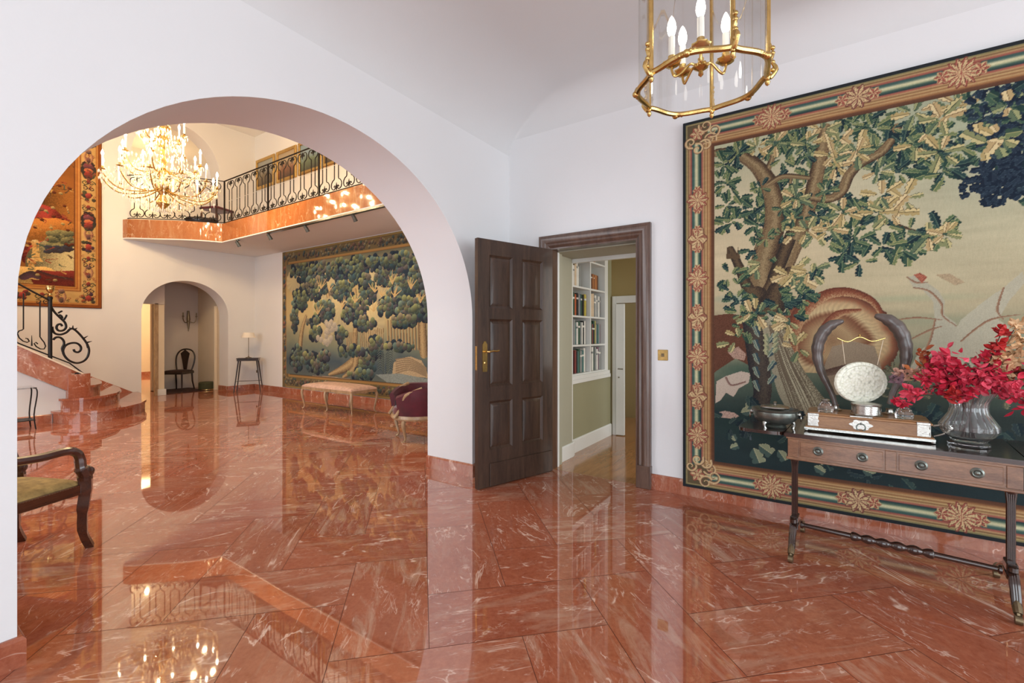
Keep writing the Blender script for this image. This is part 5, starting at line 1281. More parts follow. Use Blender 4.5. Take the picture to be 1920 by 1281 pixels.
right = np.clip((X-.75)/.85, 0, 1)[..., None]; green = c8(150, 160, 136)
msk = np.clip((tz-.45)*3, 0, 1)[..., None]
T1.a[:] = sky*(1-.6*right*msk)+green*.6*right*msk
T1.a *= (1+.10*(n2-.5)+.08*(n3-.5))[..., None]
# distant misty ground bands
for (px, py, rx, rz, c) in [(1700, 560, .5, .03, c8(168, 166, 134)), (1800, 600, .5, .05, c8(150, 150, 122)), (1660, 690, .4, .05, c8(122, 116, 88)), (1880, 640, .35, .12, c8(128, 138, 118)), (1800, 720, .6, .05, c8(96, 104, 84)), (1400, 700, .25, .12, c8(70, 92, 78)), (1700, 740, .5, .08, c8(60, 66, 58)), (1850, 790, .8, .14, c8(46, 54, 52)), (1420, 800, .6, .16, c8(44, 62, 60)), (1380, 560, .2, .04, c8(150, 160, 138))]:
    x, z = p1(px, py); w = T1.win(x-rx, x+rx, z-rz, z+rz)
    if w:
        e = np.clip(1.25-np.hypot((T1.X[w]-x)/rx, (T1.Z[w]-z)/rz)*1.25, 0, 1)[..., None]*.85; T1.a[w] = T1.a[w]*(1-e)+c*e
# animals: curled brown beast, dark beast at left, pale hounds
BR = [c8(96, 58, 48), c8(140, 88, 66), c8(180, 146, 108), c8(204, 182, 142)]
x, z = p1(1560, 640)
w = T1.win(x-.5, x+.5, z-.5, z+.5); bx_, bz_ = (T1.X[w]-x)/.36, (T1.Z[w]-z)/.33; bt = np.arctan2(bz_, bx_); br = np.hypot(bx_, bz_)
hair = np.sin(bt*60+br*14+9*T1.noise(.05, .05, 78)[w])*.5+.5; br2 = br+.12*(T1.noise(.09, .07, 77)[w]-.5)+.02*hair
bc_ = grad([(0, c8(150, 118, 88)), (.35, c8(176, 148, 110)), (.55, c8(128, 86, 64)), (.66, c8(196, 172, 130)), (.80, c8(188, 158, 118)), (.90, c8(140, 92, 68)), (1.0, c8(92, 56, 46))], br2)*(.93+.09*hair)[..., None]
T1.put(w, (br2 < 1.0) & (T1.Z[w] > z-.22), bc_)
T1.stroke([p1(1490, 700), p1(1482, 640), p1(1500, 590), p1(1545, 555), p1(1590, 548), p1(1635, 565), p1(1658, 600)], [.03, .05, .05, .035, .03, .02, .01], [BR[0], c8(120, 66, 48), BR[1], BR[2]], .5)
T1.stroke([p1(1540, 660), p1(1545, 620), p1(1570, 590), p1(1612, 582)], [.02, .03, .025, .01], [c8(110, 60, 46), BR[1], BR[2]], .5)
T1.poly([p1(*q) for q in [(1540, 700), (1560, 650), (1600, 640), (1640, 650), (1655, 700), (1640, 740), (1560, 740)]], c8(150, 132, 110), .05)
T1.stroke([p1(1545, 700), p1(1600, 690), p1(1650, 700)], [.02, .03, .02], [c8(88, 66, 58), c8(120, 100, 84)], .6)
T1.poly([p1(*q) for q in [(1338, 592), (1370, 588), (1410, 596), (1422, 640), (1415, 690), (1380, 672), (1352, 690), (1338, 700)]], c8(98, 64, 50), .12)
T1.poly([p1(*q) for q in [(1365, 660), (1385, 650), (1400, 664), (1396, 676), (1376, 672)]], c8(168, 138, 122), .2)
T1.poly([p1(*q) for q in [(1344, 715), (1362, 705), (1390, 696), (1408, 700), (1404, 718), (1386, 728), (1376, 744), (1362, 736), (1352, 750), (1342, 756)]], c8(190, 174, 158), .04)
T1.stroke([p1(1362, 708), p1(1372, 722), p1(1398, 716)], [.008, .006], [c8(110, 82, 76), c8(150, 124, 112)])
PG = c8(176, 170, 148)
T1.poly([p1(*q) for q in [(1700, 520), (1722, 516), (1734, 528), (1758, 545), (1770, 565), (1768, 590), (1790, 606), (1810, 640), (1800, 665), (1770, 655), (1742, 668), (1730, 700), (1700, 700), (1722, 660), (1745, 640), (1752, 600), (1748, 565), (1730, 545), (1712, 540)]], PG*.98, .03)
T1.poly([p1(*q) for q in [(1770, 660), (1800, 600), (1850, 560), (1880, 540), (1915, 510), (1920, 530), (1890, 565), (1870, 600), (1900, 620), (1860, 650), (1820, 690), (1780, 700)]], PG, .03)
for pts in ([(1700, 520), (1716, 530), (1738, 530)], [(1712, 540), (1740, 546), (1764, 570), (1766, 592), (1792, 612)], [(1752, 600), (1742, 640), (1722, 672)], [(1680, 600), (1720, 596), (1764, 600)], [(1700, 640), (1740, 620), (1765, 612)], [(1800, 640), (1850, 602), (1910, 590)], [(1880, 540), (1868, 580), (1880, 600)]):
    T1.stroke([p1(*q) for q in pts], [.004, .006, .002], [c8(128, 92, 74), c8(158, 128, 102)])
T1.poly([p1(*q) for q in [(1712, 516), (1724, 512), (1738, 520), (1728, 532)]], c8(156, 92, 74), .2); T1.poly([p1(*q) for q in [(1752, 516), (1780, 514), (1808, 530), (1790, 536)]], c8(170, 150, 120), .1)
for k in range(26):                         # underbrush
    T1.cluster(*p1(T1.rs.uniform(1640, 1910), T1.rs.uniform(690, 750)), 6, .05, .045, [(c8(104, 104, 84), c8(80, 84, 70), c8(140, 132, 104))], 2)
# trees
BK = [c8(66, 52, 44), c8(92, 74, 56), c8(128, 108, 80), c8(160, 140, 104), c8(112, 92, 68), c8(140, 118, 86), c8(84, 66, 52)]
BD = [c8(50, 44, 42), c8(76, 62, 50), c8(104, 86, 64), c8(70, 58, 48), c8(46, 42, 42)]
def m_(w): return w*3.0/850
T1.stroke([p1(1345, 288), p1(1368, 287), p1(1398, 297), p1(1424, 318), p1(1442, 348), p1(1452, 385), p1(1450, 430), p1(1438, 470), p1(1430, 520), p1(1436, 570)], [m_(9), m_(10), m_(12), m_(14), m_(17), m_(19), m_(20), m_(24), m_(26), m_(28)], BK, .25)
T1.stroke([p1(1438, 322), p1(1446, 305), p1(1447, 292), p1(1438, 288), p1(1430, 300)], [m_(6), m_(6), m_(5), m_(3), m_(2)], BK)
T1.stroke([p1(1444, 345), p1(1470, 332), p1(1515, 335)], [m_(7), m_(6), m_(4)], BK); T1.stroke([p1(1483, 336), p1(1482, 352), p1(1490, 362)], [m_(3), m_(2)], BK)
T1.stroke([p1(1547, 244), p1(1541, 285), p1(1532, 325), p1(1524, 360), p1(1512, 400), p1(1492, 450), p1(1470, 500), p1(1450, 545)], [m_(11), m_(12), m_(13), m_(14), m_(15), m_(16), m_(17), m_(20)], BK[::-1], .25)
T1.stroke([p1(1500, 395), p1(1488, 430), p1(1468, 480), p1(1452, 520)], [m_(8), m_(11), m_(12), m_(12)], BD, .3)
T1.stroke([p1(1682, 240), p1(1668, 268), p1(1650, 288), p1(1614, 308), p1(1592, 330), p1(1578, 360), p1(1555, 374), p1(1525, 372)], [m_(7), m_(8), m_(8), m_(8), m_(9), m_(9), m_(8), m_(7)], BK, .2)
T1.stroke([p1(1566, 366), p1(1590, 388), p1(1612, 392), p1(1622, 385)], [m_(5), m_(4), m_(2)], BK); T1.stroke([p1(1595, 390), p1(1600, 408), p1(1592, 420)], [m_(3), m_(2)], BK)
T1.stroke([p1(1628, 408), p1(1672, 418), p1(1690, 425), p1(1720, 435), p1(1760, 440)], [m_(2), m_(2), m_(2), m_(1.5)], [BK[0], BK[1]])
T1.stroke([p1(1370, 468), p1(1386, 500), p1(1400, 535), p1(1416, 560), p1(1430, 580)], [m_(7), m_(9), m_(11), m_(13), m_(15)], BD, .3)
for k in range(5): T1.poly([p1(1362+k*5, 486), p1(1364+k*5, 462+(k % 2)*8), p1(1369+k*5, 486)], BK[1])
T1.stroke([p1(1418, 555), p1(1445, 575), p1(1462, 540), p1(1480, 510)], [m_(20), m_(26), m_(18), m_(10)], BD, .4)
T1.stroke([p1(1408, 600), p1(1416, 640), p1(1424, 690), p1(1430, 730), p1(1424, 770)], [m_(16), m_(19), m_(20), m_(17), m_(15)], [c8(58, 52, 50), c8(88, 78, 68), c8(66, 60, 56), c8(44, 44, 48)], .5)
T1.stroke([p1(1448, 600), p1(1458, 640), p1(1474, 690), p1(1492, 730), p1(1515, 765), p1(1530, 790)], [m_(16), m_(20), m_(26), m_(32), m_(34), m_(30)], [c8(108, 98, 80), c8(160, 150, 124), c8(186, 178, 150), c8(168, 160, 134), c8(136, 128, 106), c8(152, 144, 122)], .45)
for k in range(16):
    o = T1.rs.uniform(-22, 22); T1.stroke([p1(1450+o*.4, 610), p1(1472+o*.8, 680), p1(1496+o*1.1, 735), p1(1518+o*1.3, 785)], [.003, .004, .002], [c8(96, 84, 68), c8(120, 108, 90)])
# foliage
for (x, z, n, R) in [(260, 700, 10, .07), (250, 790, 9, .06), (285, 960, 12, .07), (345, 1050, 12, .07), (385, 890, 10, .06), (440, 950, 10, .06), (560, 600, 12, .08), (630, 640, 12, .08), (540, 560, 10, .06), (1100, 450, 12, .08), (1150, 500, 12, .08), (830, 790, 9, .06), (700, 790, 9, .06), (830, 930, 10, .06), (1280, 550, 12, .08), (1350, 640, 10, .07), (1300, 700, 10, .07), (1010, 930, 12, .08), (1040, 1000, 12, .08), (960, 1110, 12, .08), (925, 1190, 12, .07), (1260, 1100, 12, .07), (1420, 560, 9, .07), (590, 950, 10, .06), (410, 1200, 10, .06), (310, 640, 10, .07), (640, 560, 9, .06), (1220, 590, 9, .07), (1170, 670, 8, .06), (1420, 740, 9, .06), (1490, 680, 8, .06), (910, 490, 9, .06), (880, 700, 7, .05), (560, 820, 7, .05), (650, 960, 8, .05), (900, 1060, 8, .06), (1430, 1060, 8, .05), (1180, 1180, 8, .05)]:
    cx_, cz_ = a4(x, z)
    for k in range(3): T1.spray(cx_+T1.rs.normal(0, .055), cz_+T1.rs.normal(0, .05), 5, .085, BG)
for (x, z, n, R) in [(700, 580, 9, .07), (880, 570, 10, .08), (980, 600, 9, .07), (1060, 600, 7, .06), (790, 500, 8, .06), (860, 700, 8, .06), (640, 850, 8, .06), (1120, 860, 9, .06), (1240, 880, 9, .06), (1100, 960, 8, .06), (640, 1060, 9, .07), (750, 1070, 10, .07), (830, 1050, 9, .06), (1380, 1090, 8, .07), (1470, 1080, 7, .05), (1170, 960, 8, .05), (1310, 580, 7, .05), (1300, 400, 9, .07), (1500, 380, 9, .06), (1540, 350, 8, .06), (1450, 430, 8, .06), (1450, 620, 8, .06), (420, 590, 7, .05), (520, 570, 7, .05), (1100, 730, 6, .04), (900, 960, 8, .05)]:
    T1.spray(*a4(x, z), 6, .092 if n > 7 else .078, GD)
for k in range(60):
    T1.cluster(*a4(T1.rs.uniform(1640, 1960), T1.rs.uniform(330, 640)), 5, .07, .05, NV+BG[:1], 1, .5)
for (x, z) in [(1660, 810), (1720, 790), (1780, 780), (1850, 760), (1760, 840), (1820, 830), (1900, 800), (1880, 700), (1930, 720), (1800, 720), (1700, 730), (1950, 600)]: T1.cluster(*a4(x, z), 16, .06, .045, NV[:1], 1, .5)
for (x, z) in [(1690, 560), (1760, 545), (1830, 350)]: T1.cluster(*a4(x, z), 8, .06, .06, GD, 1, .45)
for s_ in np.arange(1.95, 3.5, .12):
    for t_i in np.arange(2.0, 2.75, .13): T1.cluster(s_, t_i, 9, .08, .06, NV+BG, 1, .5)
for (x, z, n) in [(280, 120, 12), (300, 200, 8), (330, 330, 12), (400, 350, 8), (620, 150, 14), (650, 230, 12), (600, 330, 12), (660, 200, 10), (430, 290, 8), (560, 260, 10), (310, 250, 8), (700, 160, 8), (350, 400, 10)]: T1.cluster(*a5(x, z), n, .06, .07, BG)
for (x, z, n) in [(690, 120, 8), (620, 100, 8), (400, 330, 8), (600, 380, 9), (640, 510, 5), (440, 40, 5), (740, 80, 5), (300, 480, 4)]: T1.cluster(*a5(x, z), n, .05, .085, GD)
for k in range(9): T1.leaf(*a5(430+(k % 2)*50, 760-k*38), 1.9-(k % 2)*.9, .085, c8(104, 120, 108), c8(58, 76, 82), c8(168, 172, 150), 1, .26)
for k in range(8): T1.leaf(*a5(480+(k % 2)*30, 560-k*14), 1.9-(k % 2)*.9, .05, c8(160, 158, 120), c8(118, 124, 100), c8(190, 184, 150), 1, .4)
for (x, z, L, a) in [(400, 1080, .11, -1.2), (430, 1060, .10, -.6), (270, 1080, .06, .5), (540, 1090, .08, -1), (740, 1180, .07, -.5), (780, 1170, .06, .4), (1010, 1200, .07, -.3), (330, 880, .08, .3), (360, 860, .07, .9), (300, 1040, .05, 2)]: T1.leaf(*a5(x, z), a, L, c8(140, 146, 118), c8(74, 92, 86), c8(176, 174, 140), 1, .5)
T1.stroke([a5(385, 1030), a5(380, 980), a5(420, 960)], [.006, .003], [c8(96, 104, 108), c8(70, 80, 92)])
T1.poly([a5(*q) for q in [(190, 880), (240, 870), (290, 880), (320, 900), (290, 915), (240, 910), (200, 905)]], c8(176, 150, 136), .15)
for k in range(30): T1.cluster(T1.rs.uniform(.3, 3.4), T1.rs.uniform(.30, .75), 5, .08, .07, [(c8(56, 74, 72), c8(40, 56, 60), c8(84, 100, 88)), (c8(48, 62, 66), c8(36, 48, 54), c8(70, 84, 80))], 2, .4)
for k in range(2):
    T1.stroke([p1(1398, 297), p1(1424, 318), p1(1442, 348), p1(1452, 385), p1(1450, 430), p1(1438, 470)], [m_(10), m_(12), m_(15), m_(17), m_(18), m_(20)], BK, .25)
T1.stroke([p1(1541, 285), p1(1532, 325), p1(1524, 360), p1(1512, 400), p1(1496, 440)], [m_(11), m_(12), m_(13), m_(13), m_(12)], BK[::-1], .25)
T1.stroke([p1(1668, 268), p1(1650, 288), p1(1614, 308), p1(1592, 330), p1(1578, 360), p1(1555, 374), p1(1525, 372)], [m_(7), m_(8), m_(8), m_(9), m_(9), m_(8), m_(7)], BK, .2)
T1.stroke([p1(1444, 345), p1(1470, 332), p1(1515, 335)], [m_(6), m_(5), m_(4)], BK)
for (x, z) in [(560, 940), (620, 990), (700, 640), (800, 840), (440, 820), (470, 1100), (560, 1080), (690, 900), (760, 980)]: T1.spray(*a4(x, z), 5, .06, BG)
for (x, z) in [(850, 640), (640, 880), (700, 1060), (980, 620)]: T1.spray(*a4(x, z), 6, .08, GD)
# border
bw_ = .235; ou = .022
STR = [(0, c8(40, 44, 48)), (.022, c8(40, 44, 48)), (.023, c8(120, 116, 78)), (.036, c8(176, 150, 96)), (.044, c8(120, 84, 58)), (.050, c8(190, 156, 104)), (.060, c8(168, 96, 78)), (.066, c8(160, 84, 72)),
       (.072, c8(60, 88, 84)), (.084, c8(72, 104, 94)), (.098, c8(214, 206, 160)), (.108, c8(200, 196, 150)), (.122, c8(70, 100, 84)), (.136, c8(44, 62, 66)), (.142, c8(166, 92, 76)), (.150, c8(176, 104, 82)), (.155, c8(190, 156, 104)),
       (.166, c8(140, 96, 62)), (.172, c8(204, 170, 112)), (.184, c8(150, 100, 62)), (.190, c8(196, 158, 104)), (.204, c8(160, 108, 66)), (.214, c8(110, 70, 48)), (.235, c8(92, 60, 46))]
cool = [(p, c*.92) for p, c in STR]
d = np.minimum(np.minimum(X, TW-X), np.minimum(Z, THt-Z)); m = d < bw_; colr = grad(STR, d); colr = colr*.84+colr.mean(-1, keepdims=True)*.14; jit = 1+.10*(T1.fbm(.08, .012, 31, 2)-.5)+.06*(T1.rs.rand(*d.shape)-.5)
T1.a[m] = (colr*jit[..., None])[m]
R1, R2_, RD = c8(206, 178, 134), c8(160, 92, 78), c8(84, 52, 46)
cxm = .110
def ros(x, z, R=.088, k=8, **kw): T1.rosette(x, z, R, R1, R2_, RD, k, **kw)
for i, z in enumerate(np.arange(.42, THt-.35, .31)):
    for x in (cxm, TW-cxm):
        if i % 2 == 0: ros(x, z, .085, 10)
        else: T1.rosette(x, z, .078, R1, c8(150, 100, 80), RD, 6, sq=.7)
        for s in (-1, 1): T1.rosette(x, z+s*.078, .036, R2_, R1, RD, 6)
for i, x in enumerate(np.arange(.62, TW-.4, .50)):
    for z in (cxm, THt-cxm):
        if i % 2 == 0: ros(x, z, .096, 14)
        else: T1.rosette(x, z, .085, R1, c8(140, 90, 78), RD, 10); 
        for s in (-1, 1): T1.rosette(x+s*.085, z, .042, R2_, R1, RD, 6)
for (x, z, fx, fz) in ((cxm, cxm, 1, 1), (cxm, THt-cxm, 1, -1), (TW-cxm, cxm, -1, 1), (TW-cxm, THt-cxm, -1, -1)):
    T1.rect(x-.075, x+.075, z-.075, z+.075, c8(96, 84, 62)); ros(x, z, .06, 6)
    for (u, w_, fl) in ((.06, -.05, 1), (-.05, .06, -1), (.09, .06, 1), (.06, .10, -1), (.12, .0, 1), (0, .12, -1)): T1.scroll(x+fx*u, z+fz*w_, .048, R1, .010, 1.3, T1.rs.uniform(0, 6), fl*fx, RD)
T1.a *= (1+.035*(T1.noise(.004, .02, 55)-.5))[..., None]
tp = T1.mesh('wall_tapestry', M['woven'], lambda x, z: np.stack([np.full_like(x, XT-.016)+.003*np.sin(x*5)*np.sin(z*3+1), YL-x, ZB+z], 1), (-1, 0, 0), .012)
tag(tp, 'very large hunting tapestry with oak tree and rosette border above the sofa table', 'tapestry')

# ---- forest tapestry under the gallery
XG2 = X2-.004; YL2, YR2, ZB2, ZT2 = 9.87, 5.12, .13, 3.125
T2 = Cv(YL2-YR2, ZT2-ZB2, .0085, 8)
def f2(x, y):
    Y, z = onX(x, y, XG2); return (YL2-Y, z-ZB2)
def g4(x, y): return f2(400+x/4.571, 440+y/4.571)
X, Z = T2.X, T2.Z; W2, H2 = YL2-YR2, ZT2-ZB2
T2.a[:] = grad([(0, c8(120, 118, 92)), (.2, c8(70, 84, 92)), (.32, c8(120, 124, 104)), (.5, c8(190, 168, 118)), (.75, c8(180, 156, 104)), (1, c8(60, 72, 72))], np.clip(Z/H2+.1*(T2.fbm(.4, .3, 2)-.5), 0, 1))
for (px, py, h) in [(930, 600, .5), (1000, 450, .4), (1100, 620, .5), (1400, 420, .45), (1380, 760, .5), (960, 800, .4), (700, 400, .3)]:
    x, z = g4(px, py); T2.blob(x, z, .28, h*.8, c8(206, 186, 134), c8(160, 148, 116), 13)
NB = c8(34, 42, 58); TL = c8(70, 100, 100); YG = c8(140, 148, 96); SB = c8(98, 118, 124)
TRK = [c8(80, 66, 54), c8(150, 126, 90), c8(190, 164, 118), c8(120, 98, 72)]
def w4(w): return w/4.571*9.5/850*1.6
for pts, ws in [([(800, 700), (770, 800), (755, 900), (745, 1010)], [10, 16, 20, 22]), ([(1220, 480), (1230, 640), (1225, 800), (1215, 980)], [12, 16, 18, 22]), ([(1790, 480), (1800, 600), (1800, 800), (1810, 1010)], [16, 22, 22, 26]),
                ([(1230, 1070), (1170, 1120), (1100, 1160), (1000, 1200)], [30, 26, 20, 8]), ([(1230, 1070), (1200, 1160), (1120, 1220)], [26, 18, 8]), ([(820, 420), (800, 470), (780, 640)], [5, 8, 10]), ([(930, 380), (970, 470), (990, 520)], [8, 14, 16])]:
    T2.stroke([g4(*q) for q in pts], [w4(w) for w in ws], TRK, .3)
for k in range(13): x = 1270+k*16; T2.stroke([g4(x, 800+T2.rs.randint(40)), g4(x-4, 960)], [w4(4)], TRK[:3])
for k in range(11): x = 1500+k*26; T2.stroke([g4(x, 740), g4(x+4, 980)], [w4(6)], TRK[:3])
for k in range(8): x = 1150+k*10; T2.stroke([g4(x, 840), g4(x-2, 950)], [w4(3)], TRK[:3])
rg_ = [(i, j) for i in range(23) for j in range(14)]
fol = [(0, 0)]
def mass(cx, cy, rx, ry, n, r=.060, pals=None):
    for k in range(int(n*.8)):
        a = T2.rs.uniform(0, 2*pi); q = T2.rs.rand()**.5; x, z = g4(cx+rx*q*cos(a), cy+ry*q*sin(a)); T2.blob(x, z, r*1.1, r*1.1, c8(48, 62, 72), c8(28, 32, 46), 11)
    pts = []
    for k in range(int(n*1.5)):
        a = T2.rs.uniform(0, 2*pi); q = T2.rs.rand()**.5; pts.append((rx*q*cos(a), ry*q*sin(a)))
    pts.sort(key=lambda p_: -p_[1])
    for (dx_, dy_) in pts:
        x, z = g4(cx+dx_, cy+dy_); u = min(1, max(0, .6-.42*dy_/ry-.22*dx_/rx+T2.rs.normal(0, .13))); t = T2.rs.rand()
        hi = c8(176, 176, 112) if t < .45 else (c8(132, 154, 134) if t < .8 else c8(170, 156, 122)); lo = c8(50, 80, 92) if t < .6 else c8(66, 62, 84)
        ca = lo*(1-u)+hi*u; rr = r*T2.rs.uniform(.55, 1.05); T2.blob(x, z, rr, rr*.95, ca, ca*.42+NB*.25, 13)
for (cx, cy, rx, ry, n) in [(760, 320, 90, 80, 40), (920, 320, 110, 90, 50), (870, 460, 110, 100, 50), (750, 560, 70, 90, 34), (960, 660, 90, 100, 40), (1100, 300, 110, 90, 46), (1240, 300, 90, 130, 50), (1110, 480, 100, 90, 44), (1330, 500, 70, 90, 36), (1400, 250, 90, 60, 30), (1230, 640, 110, 100, 40), (1300, 760, 90, 60, 26), (1480, 330, 90, 110, 44), (1620, 270, 130, 120, 66), (1640, 430, 120, 110, 50), (1780, 350, 90, 170, 56), (1560, 560, 90, 100, 36), (1700, 640, 130, 110, 54), (1640, 740, 110, 50, 26), (1480, 620, 60, 80, 24), (1520, 230, 80, 60, 26), (1160, 690, 50, 60, 14), (700, 720, 30, 120, 26), (1840, 600, 50, 160, 26), (860, 740, 60, 50, 14), (1300, 400, 50, 60, 16)]:
    mass(cx, cy, rx, ry, int(n*.9))
for (cx, cy, rx, ry, n) in [(720, 1060, 50, 110, 26), (830, 1070, 70, 60, 20), (900, 1130, 90, 50, 20), (960, 1040, 60, 40, 12), (1330, 1100, 70, 110, 36), (1400, 960, 60, 90, 24), (1180, 1000, 120, 40, 18), (1280, 1200, 120, 40, 18), (1100, 860, 50, 60, 14), (880, 850, 50, 60, 14), (1600, 960, 120, 30, 14)]:
    mass(cx, cy, rx, ry, n, .065)
for (cx, cy, rx, ry, n) in [(960, 880, 60, 60, 14), (1010, 800, 50, 50, 12)]:
    for k in range(n): x, z = g4(cx+T2.rs.uniform(-rx, rx), cy+T2.rs.uniform(-ry, ry)); T2.blob(x, z, .06, .06, c8(190, 176, 150), c8(140, 134, 124), 7)
for k in range(12):                        # bare gold branches showing through the crowns
    cx, cy = [(930, 400), (1000, 420), (1110, 570), (1220, 520), (1390, 430), (1450, 470), (1540, 360), (1700, 400), (1780, 520), (900, 620), (1560, 470), (1380, 600)][k]
    for j in range(5): a = radians(40+24*j+T2.rs.uniform(-12, 12)); l_ = T2.rs.uniform(.5, 1.1); T2.stroke([g4(cx, cy+60), g4(cx+40*l_*cos(a), cy+60-60*l_*sin(a)), g4(cx+70*l_*cos(a)+5, cy+60-110*l_*sin(a))], [w4(4), w4(2.5), w4(1)], [c8(206, 178, 122), c8(176, 146, 98)])
for k in range(9):                          # fern
    for s in (-1, 1): T2.stroke([g4(1480+s*10, 1190-k*20), g4(1480+s*40, 1150-k*20), g4(1480+s*66, 1170-k*20)], [w4(4), w4(2)], [NB, c8(120, 130, 110)])
T2.poly([g4(*q) for q in [(1540, 1190), (1550, 1100), (1600, 1060), (1700, 1045), (1790, 1080), (1830, 1150), (1850, 1230), (1540, 1200)]], c8(176, 154, 120), .12)
for k in range(7): T2.stroke([g4(1570, 1190-k*20), g4(1690, 1160-k*16), g4(1830, 1215-k*12)], [w4(3)], [c8(130, 112, 90), c8(150, 130, 100)])
T2.poly([g4(*q) for q in [(1400, 1200), (1600, 1190), (1860, 1240), (1860, 1300), (1500, 1270)]], c8(132, 140, 134), .12)
T2.poly([g4(*q) for q in [(660, 1200), (1000, 1215), (1500, 1275), (1860, 1330), (1860, 1420), (660, 1290)]], c8(170, 146, 120), .10)
# border
b2 = .30; d = np.minimum(np.minimum(X, W2-X), np.minimum(Z, H2-Z)); dl = np.minimum(X, W2-X)
bd = np.where(dl < .16, dl/.16*b2, d); m = (d < b2) & ((np.minimum(Z, H2-Z) < b2) | (dl < .16))
BS = [(0, c8(130, 112, 66)), (.03, c8(156, 130, 76)), (.045, c8(96, 82, 60)), (.055, c8(118, 100, 68)), (.235, c8(110, 94, 64)), (.25, c8(168, 130, 76)), (.285, c8(150, 112, 66)), (.30, c8(40, 36, 36))]
T2.a[m] = grad(BS, bd)[m]
for k in range(420):
    u = T2.rs.uniform(.1, W2-.1); z = H2-.14+T2.rs.uniform(-.06, .06) if k % 2 else .14+T2.rs.uniform(-.06, .06)
    T2.blob(u, z, .034, .036, [c8(164, 152, 110), c8(150, 124, 84), c8(80, 104, 98), c8(140, 104, 90), c8(120, 112, 80)][k % 5], c8(52, 50, 50), 6)
for k in range(70): T2.blob([.085, W2-.085][k % 2]+T2.rs.uniform(-.02, .02), T2.rs.uniform(.1, H2-.1), .045, .05, [c8(170, 150, 110), c8(176, 110, 86), c8(70, 100, 110)][k % 3], c8(60, 58, 58), 6)
o2 = T2.mesh('wall_tapestry', M['woven'], lambda x, z: np.stack([np.full_like(x, XG2-.016), YL2-x, ZB2+z], 1), (-1, 0, 0), .010)
tag(o2, 'blue-green forest tapestry hanging beneath the gallery behind the bench', 'tapestry')

# ---- orange figural tapestry on the rear wall above the stairs
YT = YH-.004; XR3, ZB3 = 2.79, 1.78; W3, H3 = 2.2, 3.4; T3 = Cv(W3, H3, .009, 15)
def f3(x, y):
    Xw, z = onY(x, y, YT); return (Xw-(XR3-W3), z-ZB3)
def h3(x, y): return f3(30+x/3.882, 270+y/3.882)
X, Z = T3.X, T3.Z
T3.a[:] = c8(150, 92, 44)*(1+.25*(T3.fbm(.3, .2, 4)-.5))[..., None]
OR, GO, DK, RDD, GN, CR = c8(176, 112, 52), c8(206, 164, 96), c8(56, 44, 44), c8(168, 66, 54), c8(84, 84, 56), c8(216, 190, 132)
T3.poly([h3(*q) for q in [(250, 370), (420, 380), (420, 500), (340, 490), (320, 440), (240, 420)]], CR, .08)
for (x0, x1, y0, y1, c) in [(265, 315, 410, 640, RDD), (215, 255, 430, 600, DK), (318, 340, 480, 600, DK), (320, 410, 500, 620, OR*.8), (215, 250, 655, 790, DK), (135, 155, 570, 720, DK), (255, 300, 600, 650, RDD), (160, 215, 560, 800, RDD*.9), (225, 310, 640, 700, OR), (230, 320, 790, 840, RDD), (330, 420, 830, 880, GO), (225, 270, 860, 920, c8(150, 120, 96)), (305, 400, 890, 970, c8(186, 168, 120)), (20, 200, 960, 1000, GO), (200, 420, 970, 1000, RDD*.7)]:
    if (y1-y0) > (x1-x0)*.8: T3.stroke([h3((x0+x1)/2, y0), h3((x0+x1)/2+3, (y0+y1)/2), h3((x0+x1)/2, y1)], [(x1-x0)/2*.0102]*3, [c*.45, c*.8, c*1.15, c, c*.7, c*.45], .25)
    else: T3.stroke([h3(x0, (y0+y1)/2), h3((x0+x1)/2, (y0+y1)/2+5), h3(x1, (y0+y1)/2)], [(y1-y0)/2*.0102]*3, [c*1.2, c, c*.7, c*.95, c*.5], .25)
for k in range(50): T3.blob(*h3(T3.rs.uniform(240, 410), T3.rs.uniform(640, 770)), .06, .05, c8(150, 140, 92), c8(58, 60, 48), 7)
for k in range(24): T3.blob(*h3(T3.rs.uniform(225, 400), T3.rs.uniform(750, 790)), .05, .03, c8(60, 66, 80), DK, 7)
for (cx, cy) in [(140, 770), (110, 900)]:
    T3.poly([h3(cx-30, cy+60), h3(cx-20, cy-20), h3(cx, cy-40), h3(cx+25, cy-10), h3(cx+35, cy+60), h3(cx+60, cy+90), h3(cx-40, cy+80)], GO, .08); T3.blob(*h3(cx, cy-45), .05, .06, CR, OR, 5)
T3.stroke([h3(50, 970), h3(110, 950), h3(160, 970)], [.05, .06, .04], [DK, c8(90, 60, 70)], .4); T3.stroke([h3(160, 930), h3(260, 965), h3(400, 990)], [.03, .03], [DK, RDD*.6], .4)
for k in range(260):
    x, z = T3.rs.uniform(.35, W3-.4), T3.rs.uniform(.4, H3-.4); c_ = [c8(120, 60, 40), c8(196, 150, 86), c8(92, 70, 50), c8(206, 176, 112), c8(150, 70, 50), c8(84, 96, 76)][k % 6]
    if k % 3: T3.stroke([(x, z), (x+T3.rs.uniform(-.08, .08), z+T3.rs.uniform(-.07, .07)), (x+T3.rs.uniform(-.12, .12), z+T3.rs.uniform(-.1, .1))], [.010, .007, .003], [c_*.6, c_, c_])
    else: T3.blob(x, z, .025, .022, c_, c_*.45, 5)
b3 = .385; d = np.minimum(np.minimum(X, W3-X), np.minimum(Z, H3-Z)); m = d < b3
BS3 = [(0, c8(70, 44, 28)), (.02, c8(150, 82, 36)), (.05, c8(120, 66, 34)), (.07, c8(206, 150, 80)), (.085, c8(150, 90, 46)), (.09, c8(190, 150, 90)), (.285, c8(196, 158, 98)), (.30, c8(130, 74, 40)), (.32, c8(206, 150, 82)), (.345, c8(150, 84, 40)), (.36, c8(200, 140, 70)), (.375, c8(110, 62, 36)), (.385, c8(100, 54, 32))]
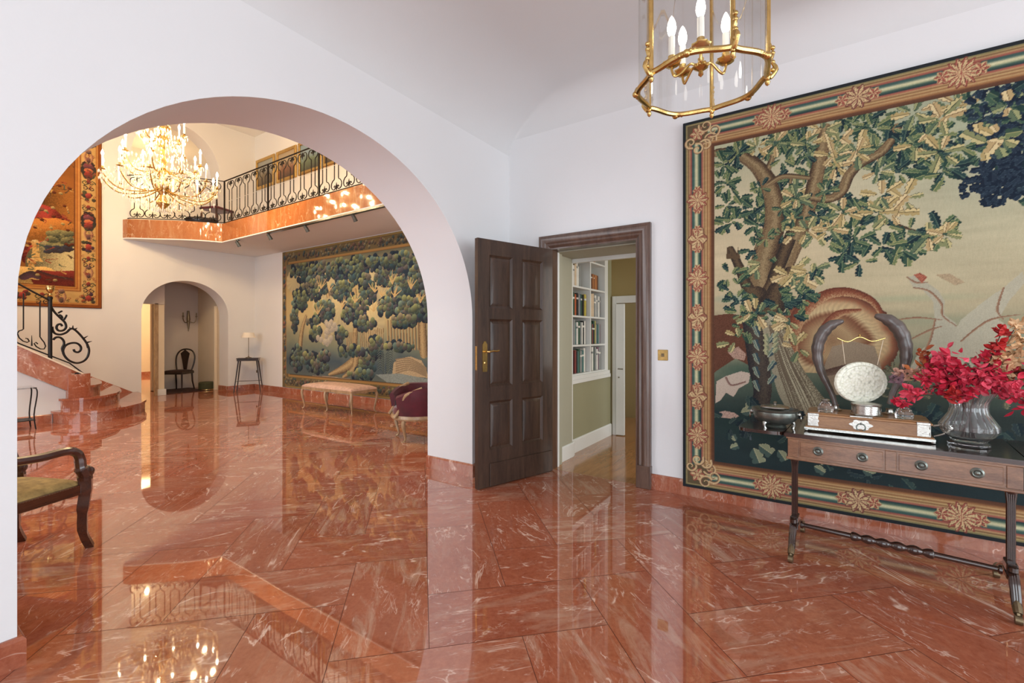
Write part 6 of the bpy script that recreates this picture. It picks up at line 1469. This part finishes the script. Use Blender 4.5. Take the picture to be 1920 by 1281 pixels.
T3.a[m] = (grad(BS3, d)*(1+.12*(T3.fbm(.05, .05, 6, 2)-.5))[..., None])[m]
def motif(x, z, k):
    c = [RDD, DK, GN, c8(90, 60, 80), c8(180, 100, 60)]
    if k % 4 == 0:
        T3.blob(x, z, .10, .17, DK, c8(60, 60, 50), 8); T3.blob(x, z+.06, .07, .06, c8(150, 80, 90), DK, 6); T3.blob(x, z-.01, .06, .04, c8(206, 130, 80), RDD, 6); T3.blob(x, z-.09, .06, .06, RDD, DK, 6)
    elif k % 4 == 1:
        for s in (-1, 1): T3.scroll(x+s*.05, z, .045, GN, .010, 1.2, 0, s, DK); T3.scroll(x+s*.05, z-.10, .04, DK, .009, 1.2, 2, s)
        T3.blob(x, z+.02, .03, .04, RDD, DK, 6)
    elif k % 4 == 2:
        for s in (-1, 1): T3.stroke([(x+s*.02, z-.1), (x+s*.05, z), (x+s*.03, z+.09)], [.016, .02, .01], [c8(200, 150, 110), c8(120, 80, 60)])
        T3.blob(x, z+.1, .04, .04, c8(176, 130, 110), DK, 6); T3.blob(x, z-.05, .03, .05, c8(150, 100, 90), DK, 6)
    else:
        for j in range(8): T3.blob(x+T3.rs.uniform(-.08, .08), z+T3.rs.uniform(-.08, .08), .03, .03, c[T3.rs.randint(5)], DK, 5)
        T3.blob(x, z, .04, .05, c8(190, 80, 70), RDD*.6, 6)
for k, z in enumerate(np.arange(.18, H3-.1, .235)): motif(W3-.19, z, [3, 1, 2, 1, 3, 2, 0, 1, 3, 1, 0, 2, 3, 1][k % 14]); motif(.19, z, k+1)
for k, x in enumerate(np.arange(.45, W3-.4, .24)):
    motif(x, .18, [3, 1, 2][k % 3]); motif(x, H3-.18, k)
for k in range(120):
    e = T3.rs.rand() < .6; x = W3-.19+T3.rs.uniform(-.09, .09) if e else T3.rs.uniform(.3, W3-.3); z = T3.rs.uniform(.1, H3-.1) if e else .18+T3.rs.uniform(-.08, .08)
    T3.scroll(x, z, .022, [DK, RDD*.8, GN, c8(140, 80, 60)][k % 4], .005, 1.1, T3.rs.uniform(0, 6), 1)
o3 = T3.mesh('wall_tapestry', M['woven'], lambda x, z: np.stack([XR3-W3+x, np.full_like(x, YT-.016), ZB3+z], 1), (0, -1, 0), .010)
tag(o3, 'orange and gold figural tapestry high on the wall above the staircase', 'tapestry')
